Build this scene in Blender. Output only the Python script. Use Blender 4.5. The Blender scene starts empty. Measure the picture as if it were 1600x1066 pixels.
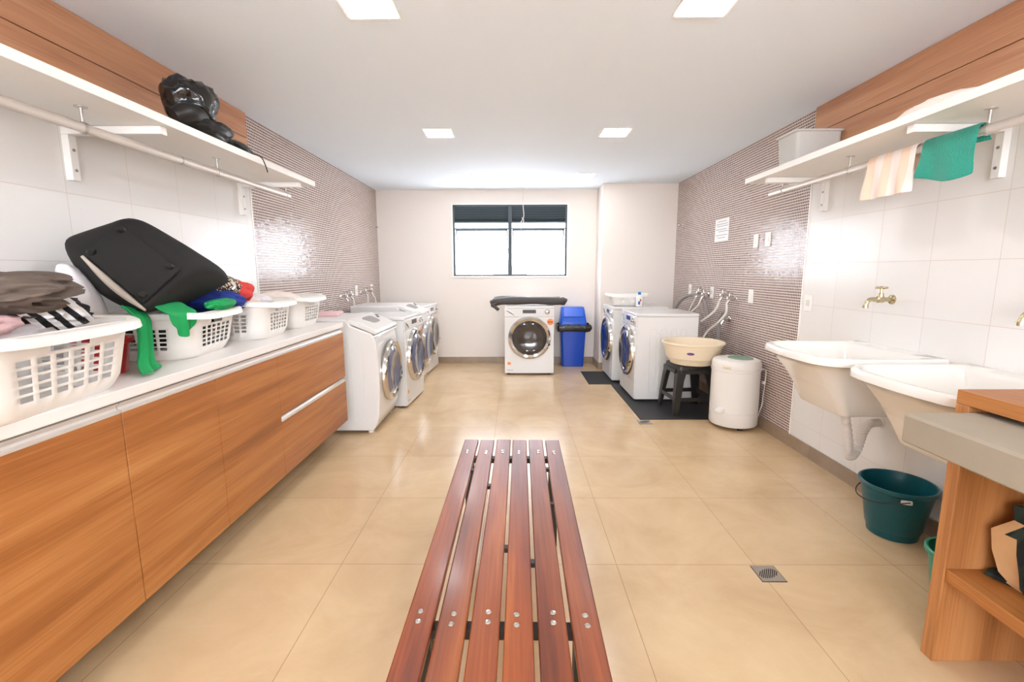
import bpy, bmesh, math, random
from mathutils import Vector, Matrix, noise
PI = math.pi
SC = bpy.context.scene
COL = SC.collection
# ------------------------------------------------------------------ camera
cam = bpy.data.cameras.new('camera'); cam.sensor_width = 36; cam.lens = 728.43*36/1600
cam.clip_start = 0.02
co = bpy.data.objects.new('camera', cam); COL.objects.link(co); SC.camera = co
PITCH, YAW, ROLL = 0.1504825, -0.0069041, -0.0025323
F = Vector((math.sin(YAW)*math.cos(PITCH), math.cos(YAW)*math.cos(PITCH), -math.sin(PITCH)))
Rt = Vector((math.cos(YAW), -math.sin(YAW), 0)); U = Rt.cross(F)
R2 = Rt*math.cos(ROLL)+U*math.sin(ROLL); U2 = -Rt*math.sin(ROLL)+U*math.cos(ROLL)
m = Matrix((R2, U2, -F)).transposed().to_4x4(); m.translation = Vector((0, 0, 1.27))
co.matrix_world = m
# ------------------------------------------------------------------ world, exposure
w = bpy.data.worlds.new('sky'); SC.world = w; w.use_nodes = True
bg = w.node_tree.nodes['Background']; bg.inputs[0].default_value = (0.90, 0.955, 1.05, 1); bg.inputs[1].default_value = 13.0
SC.view_settings.view_transform = 'Standard'; SC.view_settings.look = 'None'
SC.view_settings.exposure = 0.33; SC.view_settings.gamma = 1.0
LAMP = 46.0          # emission of the recessed ceiling panels
# ------------------------------------------------------------------ materials
def srgb(r, g, b):
    f = lambda c: (c/255/12.92) if c/255 <= .04045 else ((c/255+.055)/1.055)**2.4
    return (f(r), f(g), f(b), 1)
def newmat(name):
    mt = bpy.data.materials.new(name); mt.use_nodes = True
    nt = mt.node_tree; return mt, nt, nt.nodes['Principled BSDF']
def mat(name, c, rough=.5, metal=0, bump=0, bscale=60, var=0, vscale=8, coat=0, trans=0, alpha=1, sheen=0, sub=0, ior=None):
    mt, nt, p = newmat(name); N, L = nt.nodes, nt.links
    col = srgb(*c)
    p.inputs['Base Color'].default_value = col
    p.inputs['Roughness'].default_value = rough; p.inputs['Metallic'].default_value = metal
    p.inputs['Coat Weight'].default_value = coat; p.inputs['Transmission Weight'].default_value = trans
    p.inputs['Alpha'].default_value = alpha; p.inputs['Sheen Weight'].default_value = sheen
    if ior: p.inputs['IOR'].default_value = ior
    if var or bump:
        tc = N.new('ShaderNodeTexCoord')
    if var:
        n = N.new('ShaderNodeTexNoise'); n.inputs['Scale'].default_value = vscale; n.inputs['Detail'].default_value = 4
        L.new(tc.outputs['Object'], n.inputs['Vector'])
        mx = N.new('ShaderNodeMix'); mx.data_type = 'RGBA'
        mx.inputs[6].default_value = tuple(v*(1-var) for v in col[:3])+(1,); mx.inputs[7].default_value = tuple(min(1, v*(1+var)) for v in col[:3])+(1,)
        L.new(n.outputs['Fac'], mx.inputs[0]); L.new(mx.outputs[2], p.inputs['Base Color'])
    if bump:
        n = N.new('ShaderNodeTexNoise'); n.inputs['Scale'].default_value = bscale; n.inputs['Detail'].default_value = 3
        L.new(tc.outputs['Object'], n.inputs['Vector'])
        b = N.new('ShaderNodeBump'); b.inputs['Strength'].default_value = bump; b.inputs['Distance'].default_value = .01
        L.new(n.outputs['Fac'], b.inputs['Height']); L.new(b.outputs[0], p.inputs['Normal'])
    return mt
def ramp(N, stops):
    r = N.new('ShaderNodeValToRGB'); e = r.color_ramp.elements
    while len(e) < len(stops): e.new(.5)
    for k, (pos, c) in enumerate(stops): e[k].position = pos; e[k].color = srgb(*c) if len(c) == 3 else c
    return r
def wood(name, cols, axis='Y', rough=.4, coat=0.0, slant=0.0, streak=14, rnd=False, fine=170):
    """grain running along one world axis"""
    mt, nt, p = newmat(name); N, L = nt.nodes, nt.links
    g = N.new('ShaderNodeNewGeometry'); src = g.outputs['Position']
    if rnd:
        oi = N.new('ShaderNodeObjectInfo'); mul = N.new('ShaderNodeVectorMath'); mul.operation = 'MULTIPLY_ADD'
        cx = N.new('ShaderNodeCombineXYZ'); L.new(oi.outputs['Random'], cx.inputs[0]); L.new(oi.outputs['Random'], cx.inputs[1]); L.new(oi.outputs['Random'], cx.inputs[2])
        L.new(cx.outputs[0], mul.inputs[0]); mul.inputs[1].default_value = (13, 17, 7); L.new(src, mul.inputs[2]); src = mul.outputs[0]
    def layer(lo, hi, sc, det, dist=0):
        mp = N.new('ShaderNodeMapping'); s = [hi, hi, hi]; s['XYZ'.index(axis)] = lo
        mp.inputs['Scale'].default_value = s; mp.inputs['Rotation'].default_value = (slant, 0, 0)
        L.new(src, mp.inputs['Vector'])
        n = N.new('ShaderNodeTexNoise'); n.inputs['Scale'].default_value = sc; n.inputs['Detail'].default_value = det; n.inputs['Distortion'].default_value = dist
        L.new(mp.outputs[0], n.inputs['Vector']); return n.outputs['Fac']
    a = layer(.8, streak, 1.0, 5, .3); b = layer(4, fine, 1.0, 2)
    mx = N.new('ShaderNodeMix'); mx.inputs[0].default_value = .28; L.new(a, mx.inputs[2]); L.new(b, mx.inputs[3])
    r = ramp(N, cols); L.new(mx.outputs[0], r.inputs[0])
    out = r.outputs[0]
    if rnd:
        hs = N.new('ShaderNodeHueSaturation'); mr = N.new('ShaderNodeMapRange'); mr.inputs[3].default_value = .8; mr.inputs[4].default_value = 1.2
        L.new(oi.outputs['Random'], mr.inputs[0]); L.new(mr.outputs[0], hs.inputs['Value']); L.new(out, hs.inputs['Color']); out = hs.outputs[0]
    L.new(out, p.inputs['Base Color'])
    p.inputs['Roughness'].default_value = rough; p.inputs['Coat Weight'].default_value = coat; p.inputs['Coat Roughness'].default_value = .15
    bp = N.new('ShaderNodeBump'); bp.inputs['Strength'].default_value = .08; bp.inputs['Distance'].default_value = .002
    L.new(b, bp.inputs['Height']); L.new(bp.outputs[0], p.inputs['Normal'])
    return mt
def tiles(name, axes, org, size, gap, c1, c2, cg, rough, jit=0.0, mottle=None, spec=.5, bump=.3, coat=0):
    """square or rectangular tiling on a plane spanned by two world axes"""
    mt, nt, p = newmat(name); N, L = nt.nodes, nt.links
    g = N.new('ShaderNodeNewGeometry'); sp = N.new('ShaderNodeSeparateXYZ'); L.new(g.outputs['Position'], sp.inputs[0])
    cb = N.new('ShaderNodeCombineXYZ')
    for k in (0, 1):
        mm = N.new('ShaderNodeMath'); mm.operation = 'SUBTRACT'; L.new(sp.outputs[axes[k]], mm.inputs[0]); mm.inputs[1].default_value = org[k]-size[k]*200
        L.new(mm.outputs[0], cb.inputs[k])
    br = N.new('ShaderNodeTexBrick'); br.offset = 0; br.squash = 1; L.new(cb.outputs[0], br.inputs['Vector'])
    br.inputs['Scale'].default_value = 1; br.inputs['Brick Width'].default_value = size[0]; br.inputs['Row Height'].default_value = size[1]
    br.inputs['Mortar Size'].default_value = gap/2; br.inputs['Mortar Smooth'].default_value = .1; br.inputs['Bias'].default_value = 0
    br.inputs['Color1'].default_value = srgb(*c1); br.inputs['Color2'].default_value = srgb(*c2); br.inputs['Mortar'].default_value = srgb(*cg)
    out = br.outputs['Color']
    if mottle:
        n = N.new('ShaderNodeTexNoise'); n.inputs['Scale'].default_value = mottle[0]; n.inputs['Detail'].default_value = 8; n.inputs['Roughness'].default_value = .65; n.inputs['Distortion'].default_value = .6
        L.new(g.outputs['Position'], n.inputs['Vector'])
        r = ramp(N, [(.3, mottle[1]), (.7, mottle[2])]); L.new(n.outputs['Fac'], r.inputs[0])
        mx = N.new('ShaderNodeMix'); mx.data_type = 'RGBA'; mx.blend_type = 'MULTIPLY'; mx.inputs[0].default_value = 1
        L.new(out, mx.inputs[6]); L.new(r.outputs[0], mx.inputs[7]); out = mx.outputs[2]
    L.new(out, p.inputs['Base Color'])
    mr = N.new('ShaderNodeMapRange'); mr.inputs[3].default_value = rough; mr.inputs[4].default_value = .7; L.new(br.outputs['Fac'], mr.inputs[0]); L.new(mr.outputs[0], p.inputs['Roughness'])
    p.inputs['Specular IOR Level'].default_value = spec; p.inputs['Coat Weight'].default_value = coat
    bp = N.new('ShaderNodeBump'); bp.invert = True; bp.inputs['Strength'].default_value = bump; bp.inputs['Distance'].default_value = .001
    L.new(br.outputs['Fac'], bp.inputs['Height']); nrm = bp.outputs[0]
    if jit:
        sn = N.new('ShaderNodeVectorMath'); sn.operation = 'SNAP'; L.new(cb.outputs[0], sn.inputs[0]); sn.inputs[1].default_value = (size[0], size[1], 1)
        wn = N.new('ShaderNodeTexWhiteNoise'); wn.noise_dimensions = '3D'; L.new(sn.outputs[0], wn.inputs['Vector'])
        sb = N.new('ShaderNodeVectorMath'); sb.operation = 'SUBTRACT'; L.new(wn.outputs['Color'], sb.inputs[0]); sb.inputs[1].default_value = (.5, .5, .5)
        ma = N.new('ShaderNodeVectorMath'); ma.operation = 'MULTIPLY_ADD'; L.new(sb.outputs[0], ma.inputs[0]); ma.inputs[1].default_value = (jit, jit, jit); L.new(nrm, ma.inputs[2])
        nm = N.new('ShaderNodeVectorMath'); nm.operation = 'NORMALIZE'; L.new(ma.outputs[0], nm.inputs[0]); nrm = nm.outputs[0]
    L.new(nrm, p.inputs['Normal'])
    return mt
def striped(name, ca, cb_, scale, axis='X', rough=.9, dist=2.0, thresh=.5):
    mt, nt, p = newmat(name); N, L = nt.nodes, nt.links
    tc = N.new('ShaderNodeTexCoord'); wv = N.new('ShaderNodeTexWave'); wv.bands_direction = axis
    wv.inputs['Scale'].default_value = scale; wv.inputs['Distortion'].default_value = dist; wv.inputs['Detail'].default_value = 1
    L.new(tc.outputs['Object'], wv.inputs['Vector']); r = ramp(N, [(thresh-.04, ca), (thresh+.04, cb_)]); L.new(wv.outputs['Fac'], r.inputs[0])
    L.new(r.outputs[0], p.inputs['Base Color']); p.inputs['Roughness'].default_value = rough
    return mt
def voronoi_cloth(name, ca, cb_, scale):
    mt, nt, p = newmat(name); N, L = nt.nodes, nt.links
    tc = N.new('ShaderNodeTexCoord'); v = N.new('ShaderNodeTexVoronoi'); v.feature = 'DISTANCE_TO_EDGE'; v.inputs['Scale'].default_value = scale
    L.new(tc.outputs['Object'], v.inputs['Vector']); r = ramp(N, [(.1, ca), (.16, cb_)]); L.new(v.outputs['Distance'], r.inputs[0])
    L.new(r.outputs[0], p.inputs['Base Color']); p.inputs['Roughness'].default_value = .9
    return mt
def emis(name, c, s):
    mt = bpy.data.materials.new(name); mt.use_nodes = True; nt = mt.node_tree
    nt.nodes.remove(nt.nodes['Principled BSDF']); e = nt.nodes.new('ShaderNodeEmission'); e.inputs[0].default_value = srgb(*c); e.inputs[1].default_value = s
    nt.links.new(e.outputs[0], nt.nodes['Material Output'].inputs[0]); return mt
M = {}
M['paint'] = mat('wall paint', (236, 226, 216), .7, bump=.03, bscale=120)
M['ceiling'] = mat('ceiling paint', (240, 248, 255), .8)
M['floor'] = tiles('beige floor tile', (0, 1), (.4396, 3.0664), (.6, .6), .0032, (219, 190, 150), (214, 185, 145), (172, 138, 102), .22, spec=.38, mottle=(2.2, (232, 226, 220), (255, 255, 255)), bump=.25)
M['skirt'] = tiles('taupe skirting tile', (1, 2), (3.0664-.05, -.3), (.6, .6), .003, (168, 146, 122), (160, 138, 114), (120, 100, 82), .3, mottle=(5, (225, 220, 215), (255, 255, 255)))
M['skirtb'] = tiles('taupe skirting tile back', (0, 2), (.4396, -.3), (.6, .6), .003, (168, 146, 122), (160, 138, 114), (120, 100, 82), .3, mottle=(5, (225, 220, 215), (255, 255, 255)))
M['wtile'] = tiles('white wall tile', (1, 2), (2.941, 1.034), (.3255, .277), .003, (235, 231, 226), (232, 228, 223), (214, 202, 190), .24, bump=.4, spec=.4)
M['mosaic'] = tiles('brown glass mosaic', (1, 2), (3.345, .10), (.02, .02), .0052, (80, 49, 41), (114, 79, 71), (240, 226, 216), .17, jit=.05, spec=.6, bump=.5)
LAM = [(.28, (136, 80, 36)), (.45, (164, 100, 47)), (.56, (180, 116, 60)), (.75, (198, 138, 80))]
M['lam'] = wood('oak laminate', LAM, 'Y', .42, slant=.10)
M['lamtop'] = wood('oak laminate panel', [(.3, (158, 104, 70)), (.5, (188, 132, 94)), (.7, (208, 156, 116))], 'Y', .5, slant=.04)
M['lamv'] = wood('oak laminate upright', [(.3, (148, 92, 48)), (.5, (186, 124, 72)), (.7, (206, 146, 92))], 'Z', .45)
M['slat'] = wood('varnished hardwood', [(.25, (72, 24, 3)), (.42, (108, 42, 7)), (.58, (142, 66, 15)), (.75, (176, 98, 38))], 'Y', .36, coat=.2, rnd=True, streak=7, fine=120)
M['white'] = mat('white enamel', (228, 225, 221), .22, coat=.3)
M['wplast'] = mat('white plastic', (240, 235, 228), .35)
M['cream'] = mat('cream plastic', (240, 222, 192), .35)
M['worktop'] = mat('white worktop', (240, 234, 228), .3)
M['melamine'] = mat('white melamine', (240, 236, 230), .4)
M['alu'] = mat('brushed aluminium', (200, 196, 190), .3, metal=.85)
M['alup'] = mat('handle profile', (216, 208, 200), .35, metal=.3)
M['chrome'] = mat('chrome', (215, 210, 205), .12, metal=1)
M['brass'] = mat('worn brass', (196, 184, 150), .22, metal=1)
M['steel'] = mat('steel', (150, 146, 142), .3, metal=1)
M['dkmetal'] = mat('dark metal', (44, 38, 34), .45, metal=.4)
M['winframe'] = mat('graphite window frame', (62, 72, 76), .45)
M['black'] = mat('black plastic', (22, 21, 21), .42)
M['stool'] = mat('black stool plastic', (38, 34, 31), .38)
M['rubber'] = mat('black rubber mat', (34, 32, 31), .6, bump=.2, bscale=200)
M['gdark'] = mat('dark door glass', (58, 52, 50), .08, coat=1, alpha=1)
M['gblue'] = mat('blue grey door glass', (96, 100, 122), .08, coat=1)
M['gnavy'] = mat('navy door glass', (34, 44, 84), .08, coat=1)
M['lcd'] = mat('dark display', (62, 62, 64), .2)
M['lcdb'] = mat('blue display', (60, 66, 100), .2)
M['hose'] = mat('grey drain hose', (146, 140, 136), .45)
M['hosew'] = mat('white hose', (226, 218, 208), .4)
M['ceramic'] = mat('glazed ceramic', (240, 234, 226), .12, coat=.5)
M['trap'] = mat('white flexible pipe', (232, 224, 216), .45)
M['blue'] = mat('blue plastic', (8, 84, 200), .32)
M['bluedk'] = mat('blue plastic deep', (3, 66, 178), .32)
M['bag'] = mat('black bin liner', (36, 32, 30), .25, bump=.5, bscale=30)
M['canvas'] = mat('black bag canvas', (15, 13, 12), .8, bump=.1, bscale=260)
M['piping'] = mat('grey beige strip', (176, 164, 150), .7)
M['glossblk'] = mat('glossy black plastic film', (10, 10, 12), .16, coat=.3, bump=.35, bscale=16)
M['leather'] = mat('black leather', (13, 11, 10), .45)
M['teal'] = mat('dark green bucket plastic', (10, 82, 92), .3)
M['green2'] = mat('green bucket plastic', (40, 140, 112), .35)
M['red'] = mat('red plastic', (196, 40, 44), .35)
M['clbrown'] = mat('brown grey cloth', (96, 82, 72), .7, bump=.4, bscale=25, var=.25, vscale=12)
M['clwhite'] = mat('white cloth', (236, 232, 234), .85, bump=.3, bscale=40)
M['clcream'] = mat('cream cloth', (240, 226, 214), .9, bump=.4, bscale=90)
M['clpink'] = mat('pink cloth', (236, 196, 196), .9, bump=.4, bscale=60)
M['clgreen'] = mat('green cloth', (16, 156, 84), .8, var=.25, vscale=9)
M['clblue'] = mat('blue cloth', (28, 56, 146), .85, bump=.3, bscale=40)
M['clred'] = mat('red cloth', (222, 66, 60), .85, bump=.3, bscale=60)
M['clstripe'] = striped('black and white striped cloth', (24, 22, 24), (232, 228, 226), 12, 'DIAGONAL', dist=1.6)
M['clpatt'] = voronoi_cloth('black cloth with pale spots', (28, 22, 22), (228, 208, 186), 55)
M['towelg'] = mat('emerald terry', (6, 160, 136), .95, bump=.8, bscale=240, sheen=.3)
M['towels'] = striped('peach striped towel', (240, 212, 188), (244, 230, 222), 3.2, 'Y', dist=.4)
M['quilt'] = mat('dark grey padded fabric', (70, 64, 60), .55, bump=.3, bscale=30)
M['pad'] = mat('grey ironing pad', (164, 152, 134), .8, bump=.1, bscale=200, var=.05, vscale=12)
M['kraft'] = mat('kraft paper', (196, 152, 106), .75, bump=.3, bscale=18)
M['bagdk'] = voronoi_cloth('dark green printed paper', (36, 48, 40), (16, 24, 23), 12)
M['paper'] = mat('white paper', (240, 238, 236), .6)
M['frost'] = mat('translucent plastic', (240, 238, 232), .4, trans=.5, ior=1.1)
M['orange'] = mat('orange sticker', (236, 150, 80), .5)
M['redst'] = mat('red sticker', (206, 84, 52), .5)
M['inkgrey'] = mat('printed grey', (150, 148, 150), .6)
M['inkblue'] = mat('printed blue', (70, 96, 176), .5)
M['inkred'] = mat('printed red', (190, 60, 60), .5)
M['capblue'] = mat('blue cap', (34, 138, 206), .3)
M['lens'] = mat('grey display lens', (138, 134, 132), .25)
M['lidgreen'] = mat('green lid window', (128, 164, 140), .2)
M['drain'] = mat('drain steel', (176, 168, 158), .35, metal=.7)
M['hole'] = mat('drain slot', (50, 42, 34), .8)
M['outwall'] = mat('outdoor render', (74, 78, 90), .8)
M['lamp'] = emis('lamp diffuser', (248, 249, 252), LAMP)
# frosted glass for the window sashes
def glassmat():
    mt = bpy.data.materials.new('frosted window glass'); mt.use_nodes = True; nt = mt.node_tree; N, L = nt.nodes, nt.links
    N.remove(N['Principled BSDF']); t = N.new('ShaderNodeBsdfTransparent'); g = N.new('ShaderNodeBsdfTranslucent'); g.inputs[0].default_value = (.95, .96, 1, 1)
    gl = N.new('ShaderNodeBsdfGlossy'); gl.inputs['Roughness'].default_value = .1
    mx = N.new('ShaderNodeMixShader'); mx.inputs[0].default_value = .35; L.new(t.outputs[0], mx.inputs[1]); L.new(g.outputs[0], mx.inputs[2])
    m2 = N.new('ShaderNodeMixShader'); m2.inputs[0].default_value = .06; L.new(mx.outputs[0], m2.inputs[1]); L.new(gl.outputs[0], m2.inputs[2])
    L.new(m2.outputs[0], N['Material Output'].inputs[0]); return mt
M['glass'] = glassmat()
M['sash'] = mat('grey sash profile', (120, 128, 134), .5)
# ------------------------------------------------------------------ mesh helpers
def B(): return bmesh.new()
def box(bm, x0, x1, y0, y1, z0, z1, mi=0):
    vs = [bm.verts.new((x, y, z)) for z in (z0, z1) for y in (y0, y1) for x in (x0, x1)]
    for q in ((0, 2, 3, 1), (4, 5, 7, 6), (0, 1, 5, 4), (2, 6, 7, 3), (0, 4, 6, 2), (1, 3, 7, 5)):
        f = bm.faces.new([vs[i] for i in q]); f.material_index = mi
    return vs
def rings(bm, rs, closed=True, cap0=True, cap1=True, loop=False):
    """skin a list of point rings"""
    V = [[bm.verts.new(p) for p in r] for r in rs]; n = len(V[0])
    pairs = list(zip(V, V[1:])) + ([(V[-1], V[0])] if loop else [])
    for a, b in pairs:
        for i in range(n if closed else n-1):
            j = (i+1) % n
            bm.faces.new((a[i], a[j], b[j], b[i]))
    if not loop:
        if cap0: bm.faces.new(V[0][::-1])
        if cap1: bm.faces.new(V[-1])
    return V
def circ(c, r, n=24, ax='Z', ry=None):
    o = []
    for k in range(n):
        t = 2*PI*k/n; a, b = r*math.cos(t), (ry or r)*math.sin(t)
        o.append((c[0]+a, c[1]+b, c[2]) if ax == 'Z' else (c[0]+a, c[1], c[2]+b) if ax == 'Y' else (c[0], c[1]+a, c[2]+b))
    return o
def lathe(bm, prof, c=(0, 0, 0), n=32, ax='Z', cap0=True, cap1=True):
    """prof = [(radius, height along axis)]"""
    rs = []
    for r, h in prof:
        r = max(r, .0004)
        cc = (c[0], c[1], c[2]+h) if ax == 'Z' else (c[0], c[1]+h, c[2]) if ax == 'Y' else (c[0]+h, c[1], c[2])
        rs.append(circ(cc, r, n, ax))
    return rings(bm, rs, cap0=cap0, cap1=cap1)
def spline(pts, k=6):
    P = [Vector(p) for p in pts]; out = []
    for i in range(len(P)-1):
        a, b, c, d = P[max(i-1, 0)], P[i], P[i+1], P[min(i+2, len(P)-1)]
        for s in range(k):
            t = s/k; out.append(.5*((2*b)+(c-a)*t+(2*a-5*b+4*c-d)*t*t+(3*b-a-3*c+d)*t**3))
    out.append(P[-1]); return out
def tube(bm, pts, r, n=10, rf=None, loop=False, flat=1.0):
    P = [Vector(p) for p in pts]; rs = []; up = None
    for i, p in enumerate(P):
        if loop: t = P[(i+1) % len(P)]-P[i-1]
        else: t = P[min(i+1, len(P)-1)]-P[max(i-1, 0)]
        t.normalize()
        if up is None: up = Vector((0, 0, 1)) if abs(t.z) < .9 else Vector((1, 0, 0))
        s = t.cross(up).normalized(); up = s.cross(t).normalized()
        rr = rf(i) if rf else r
        rs.append([p+s*rr*math.cos(2*PI*k/n)+up*rr*flat*math.sin(2*PI*k/n) for k in range(n)])
    rings(bm, rs, loop=loop)
def cyl(bm, a, b, r, n=16, r2=None):
    tube(bm, [a, b], r, n, rf=lambda i: (r, r if r2 is None else r2)[i])
def rrect(x0, x1, y0, y1, r, z, n=5):
    o = []
    rr = r if isinstance(r, (tuple, list)) else (r,)*4
    for (cx, cy, a0, q) in ((x1, y1, 0, rr[0]), (x0, y1, 90, rr[1]), (x0, y0, 180, rr[2]), (x1, y0, 270, rr[3])):
        sx = -1 if cx == x1 else 1; sy = -1 if cy == y1 else 1
        for k in range(n+1):
            t = math.radians(a0+90*k/n); o.append((cx+sx*q+q*math.cos(t), cy+sy*q+q*math.sin(t), z))
    return o
def xf(bm, mtx): bmesh.ops.transform(bm, matrix=mtx, verts=bm.verts)
def fin(name, bm, material, parent=None, bevel=0, smooth=True, sub=0, solid=0, world=False, seg=2, ang=35, off=0, **props):
    """one mesh object; world=True means the mesh was drawn in world coordinates under an unrotated thing"""
    if world and parent is not None:
        off_, q_ = Vector((0, 0, 0)), parent
        while q_ is not None: off_ += Vector(q_.location); q_ = q_.parent
        bmesh.ops.translate(bm, vec=-off_, verts=bm.verts)
    bmesh.ops.recalc_face_normals(bm, faces=bm.faces)
    me = bpy.data.meshes.new(name); bm.to_mesh(me); bm.free()
    for mm in (material if isinstance(material, list) else [material]): me.materials.append(M[mm] if isinstance(mm, str) else mm)
    o = bpy.data.objects.new(name, me); COL.objects.link(o)
    if smooth:
        for p in me.polygons: p.use_smooth = True
        if not sub: me.set_sharp_from_angle(angle=math.radians(ang))
    if parent is not None: o.parent = parent
    if solid:
        s = o.modifiers.new('solid', 'SOLIDIFY'); s.thickness = solid; s.offset = off
    if bevel:
        b = o.modifiers.new('bevel', 'BEVEL'); b.width = bevel; b.segments = seg; b.limit_method = 'ANGLE'; b.angle_limit = math.radians(40)
        b.harden_normals = False
    if sub:
        s = o.modifiers.new('sub', 'SUBSURF'); s.levels = sub; s.render_levels = sub
    for k, v in props.items(): o[k] = v
    return o
def thing(name, label, cat, loc=(0, 0, 0), rz=0, group=None):
    o = bpy.data.objects.new(name, None); COL.objects.link(o); o.location = loc; o.rotation_euler = (0, 0, rz); o.empty_display_size = .1
    o['label'] = label; o['category'] = cat
    if group: o['group'] = group
    return o
def tag(o, label, cat, group=None):
    o['label'] = label; o['category'] = cat
    if group: o['group'] = group
    return o
def at(o, loc, rz=0):
    o.location = loc; o.rotation_euler = (0, 0, rz); return o
def struct(name, bm, m_, **k):
    o = fin(name, bm, m_, **k); o['kind'] = 'structure'; return o
def dup(root, label, loc, rz=0, group=None):
    r = root.copy(); COL.objects.link(r); r.location = loc; r.rotation_euler = (0, 0, rz); r['label'] = label
    if group: r['group'] = group
    for ch in list(root.children):
        c = ch.copy(); COL.objects.link(c); c.parent = r
        for g in ch.children:
            d = g.copy(); COL.objects.link(d); d.parent = c
    return r
def crumple(name, c, s, seed, m_, amp=.25, fr=3.0, sub=4, parent=None, flatz=None, rot=0, ridg=True):
    """a heap of cloth: a folded, lumpy closed surface"""
    bm = B(); bmesh.ops.create_icosphere(bm, subdivisions=sub, radius=1)
    off = Vector((seed*3.1, seed*1.7, seed*.9))
    for v in bm.verts:
        d = v.co.copy(); n1 = noise.noise(d*1.3+off); n2 = noise.noise(d*fr+off*2)
        f = (1-2*abs(n2)) if ridg else n2
        k = 1+amp*(n1*.9+f*.6-.2)+.045*noise.noise(d*fr*2.2+off)
        v.co = Vector((d.x*k*s[0], d.y*k*s[1], d.z*k*s[2]))
        if flatz is not None and v.co.z < flatz: v.co.z = flatz+(v.co.z-flatz)*.15
    if rot: xf(bm, Matrix.Rotation(rot, 4, 'Z'))
    if parent is not None: bmesh.ops.translate(bm, vec=Vector(c), verts=bm.verts); return fin(name, bm, m_, parent, ang=180)
    o = fin(name, bm, m_, ang=180); o.location = c; return o
def sheet(name, fn, nu, nv, m_, th=.004, parent=None, sub=1, loc=None):
    """fn(u, v) in 0..1 gives a world point; cloth with a thickness"""
    bm = B(); V = [[bm.verts.new(Vector(fn(i/nu, j/nv))-Vector(loc or (0, 0, 0))) for j in range(nv+1)] for i in range(nu+1)]
    for i in range(nu):
        for j in range(nv): bm.faces.new((V[i][j], V[i+1][j], V[i+1][j+1], V[i][j+1]))
    o = fin(name, bm, m_, parent, solid=th, sub=sub, ang=180)
    if loc: o.location = loc
    return o
# ================================================================== SETTING
XL, XR, YB, YF, H = -1.834, 2.0, 6.342, -2.6, 2.3165
YJ, XJ = 5.93, 1.08
bm = B(); box(bm, XL-.15, XR+.15, YF-.15, YB+.15, -.12, 0); struct('floor', bm, 'floor', smooth=False)
bm = B(); box(bm, XL-.15, XR+.15, YF-.15, YB+.15, H, H+.12)
struct('ceiling', bm, 'ceiling', smooth=False)
bm = B(); box(bm, XL-.15, XL, YF-.15, 3.345, 0, H, 0); box(bm, XL-.15, XL, 3.345, YB+.15, 0, H, 1)
struct('wall_left', bm, ['wtile', 'mosaic'], smooth=False)
bm = B(); box(bm, XR, XR+.15, YF-.15, 3.265, 0, H, 0); box(bm, XR, XR+.15, 3.265, YB+.15, 0, H, 1)
struct('wall_right', bm, ['wtile', 'mosaic'], smooth=False)
WX0, WX1, WZ0, WZ1 = -.824, .690, 1.197, 2.125
bm = B()
box(bm, XL, WX0, YB, YB+.15, 0, H); box(bm, WX1, XR, YB, YB+.15, 0, H); box(bm, WX0, WX1, YB, YB+.15, 0, WZ0); box(bm, WX0, WX1, YB, YB+.15, WZ1, H)
struct('wall_back', bm, 'paint', smooth=False)
bm = B(); box(bm, XJ, XR, YJ, YB, 0, H); struct('wall_back_projection', bm, 'paint', smooth=False)
bm = B(); box(bm, XL, XR, YF-.15, YF, 0, .95); box(bm, XL, -1.7, YF-.15, YF, .95, H); box(bm, 1.85, XR, YF-.15, YF, .95, H); box(bm, -1.7, 1.85, YF-.15, YF, 2.26, H)   # wide opening added, unseen behind the camera, to let in fill light
struct('wall_front', bm, 'paint', smooth=False)
BB, BT = .088, .012
bm = B(); box(bm, XR-BT, XR, YF, YJ, 0, BB); struct('baseboard_right', bm, 'skirt', smooth=False)
bm = B(); box(bm, XL, XL+BT, YF, YB, 0, BB); struct('baseboard_left', bm, 'skirt', smooth=False)
bm = B(); box(bm, XL+BT, XJ-BT, YB-BT, YB, 0, BB); box(bm, XJ-BT, XJ, YJ-BT, YB, 0, BB); box(bm, XJ, XR-BT, YJ-BT, YJ, 0, BB); struct('baseboard_back', bm, 'skirtb', smooth=False)
# white edge strips of the tiling
bm = B(); box(bm, XL, XL+.004, 3.330, 3.345, .0, H); struct('trim_5', bm, 'melamine', smooth=False)
bm = B(); box(bm, XR-.004, XR, 3.265, 3.282, .0, H); struct('trim_6', bm, 'melamine', smooth=False)
# wooden wall boards under the ceiling, two a side
k = 0
for (xa, xb, y1) in ((XL, XL+.03, 3.30), (XR-.03, XR, 3.25)):
    for (za, zb) in ((1.886, 2.152), (2.156, H-.002)):
        k += 1; bm = B(); box(bm, xa, xb, YF+.01, y1, za, zb); struct('trim_%d' % k, bm, 'lamtop', bevel=.0015, smooth=False)
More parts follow.
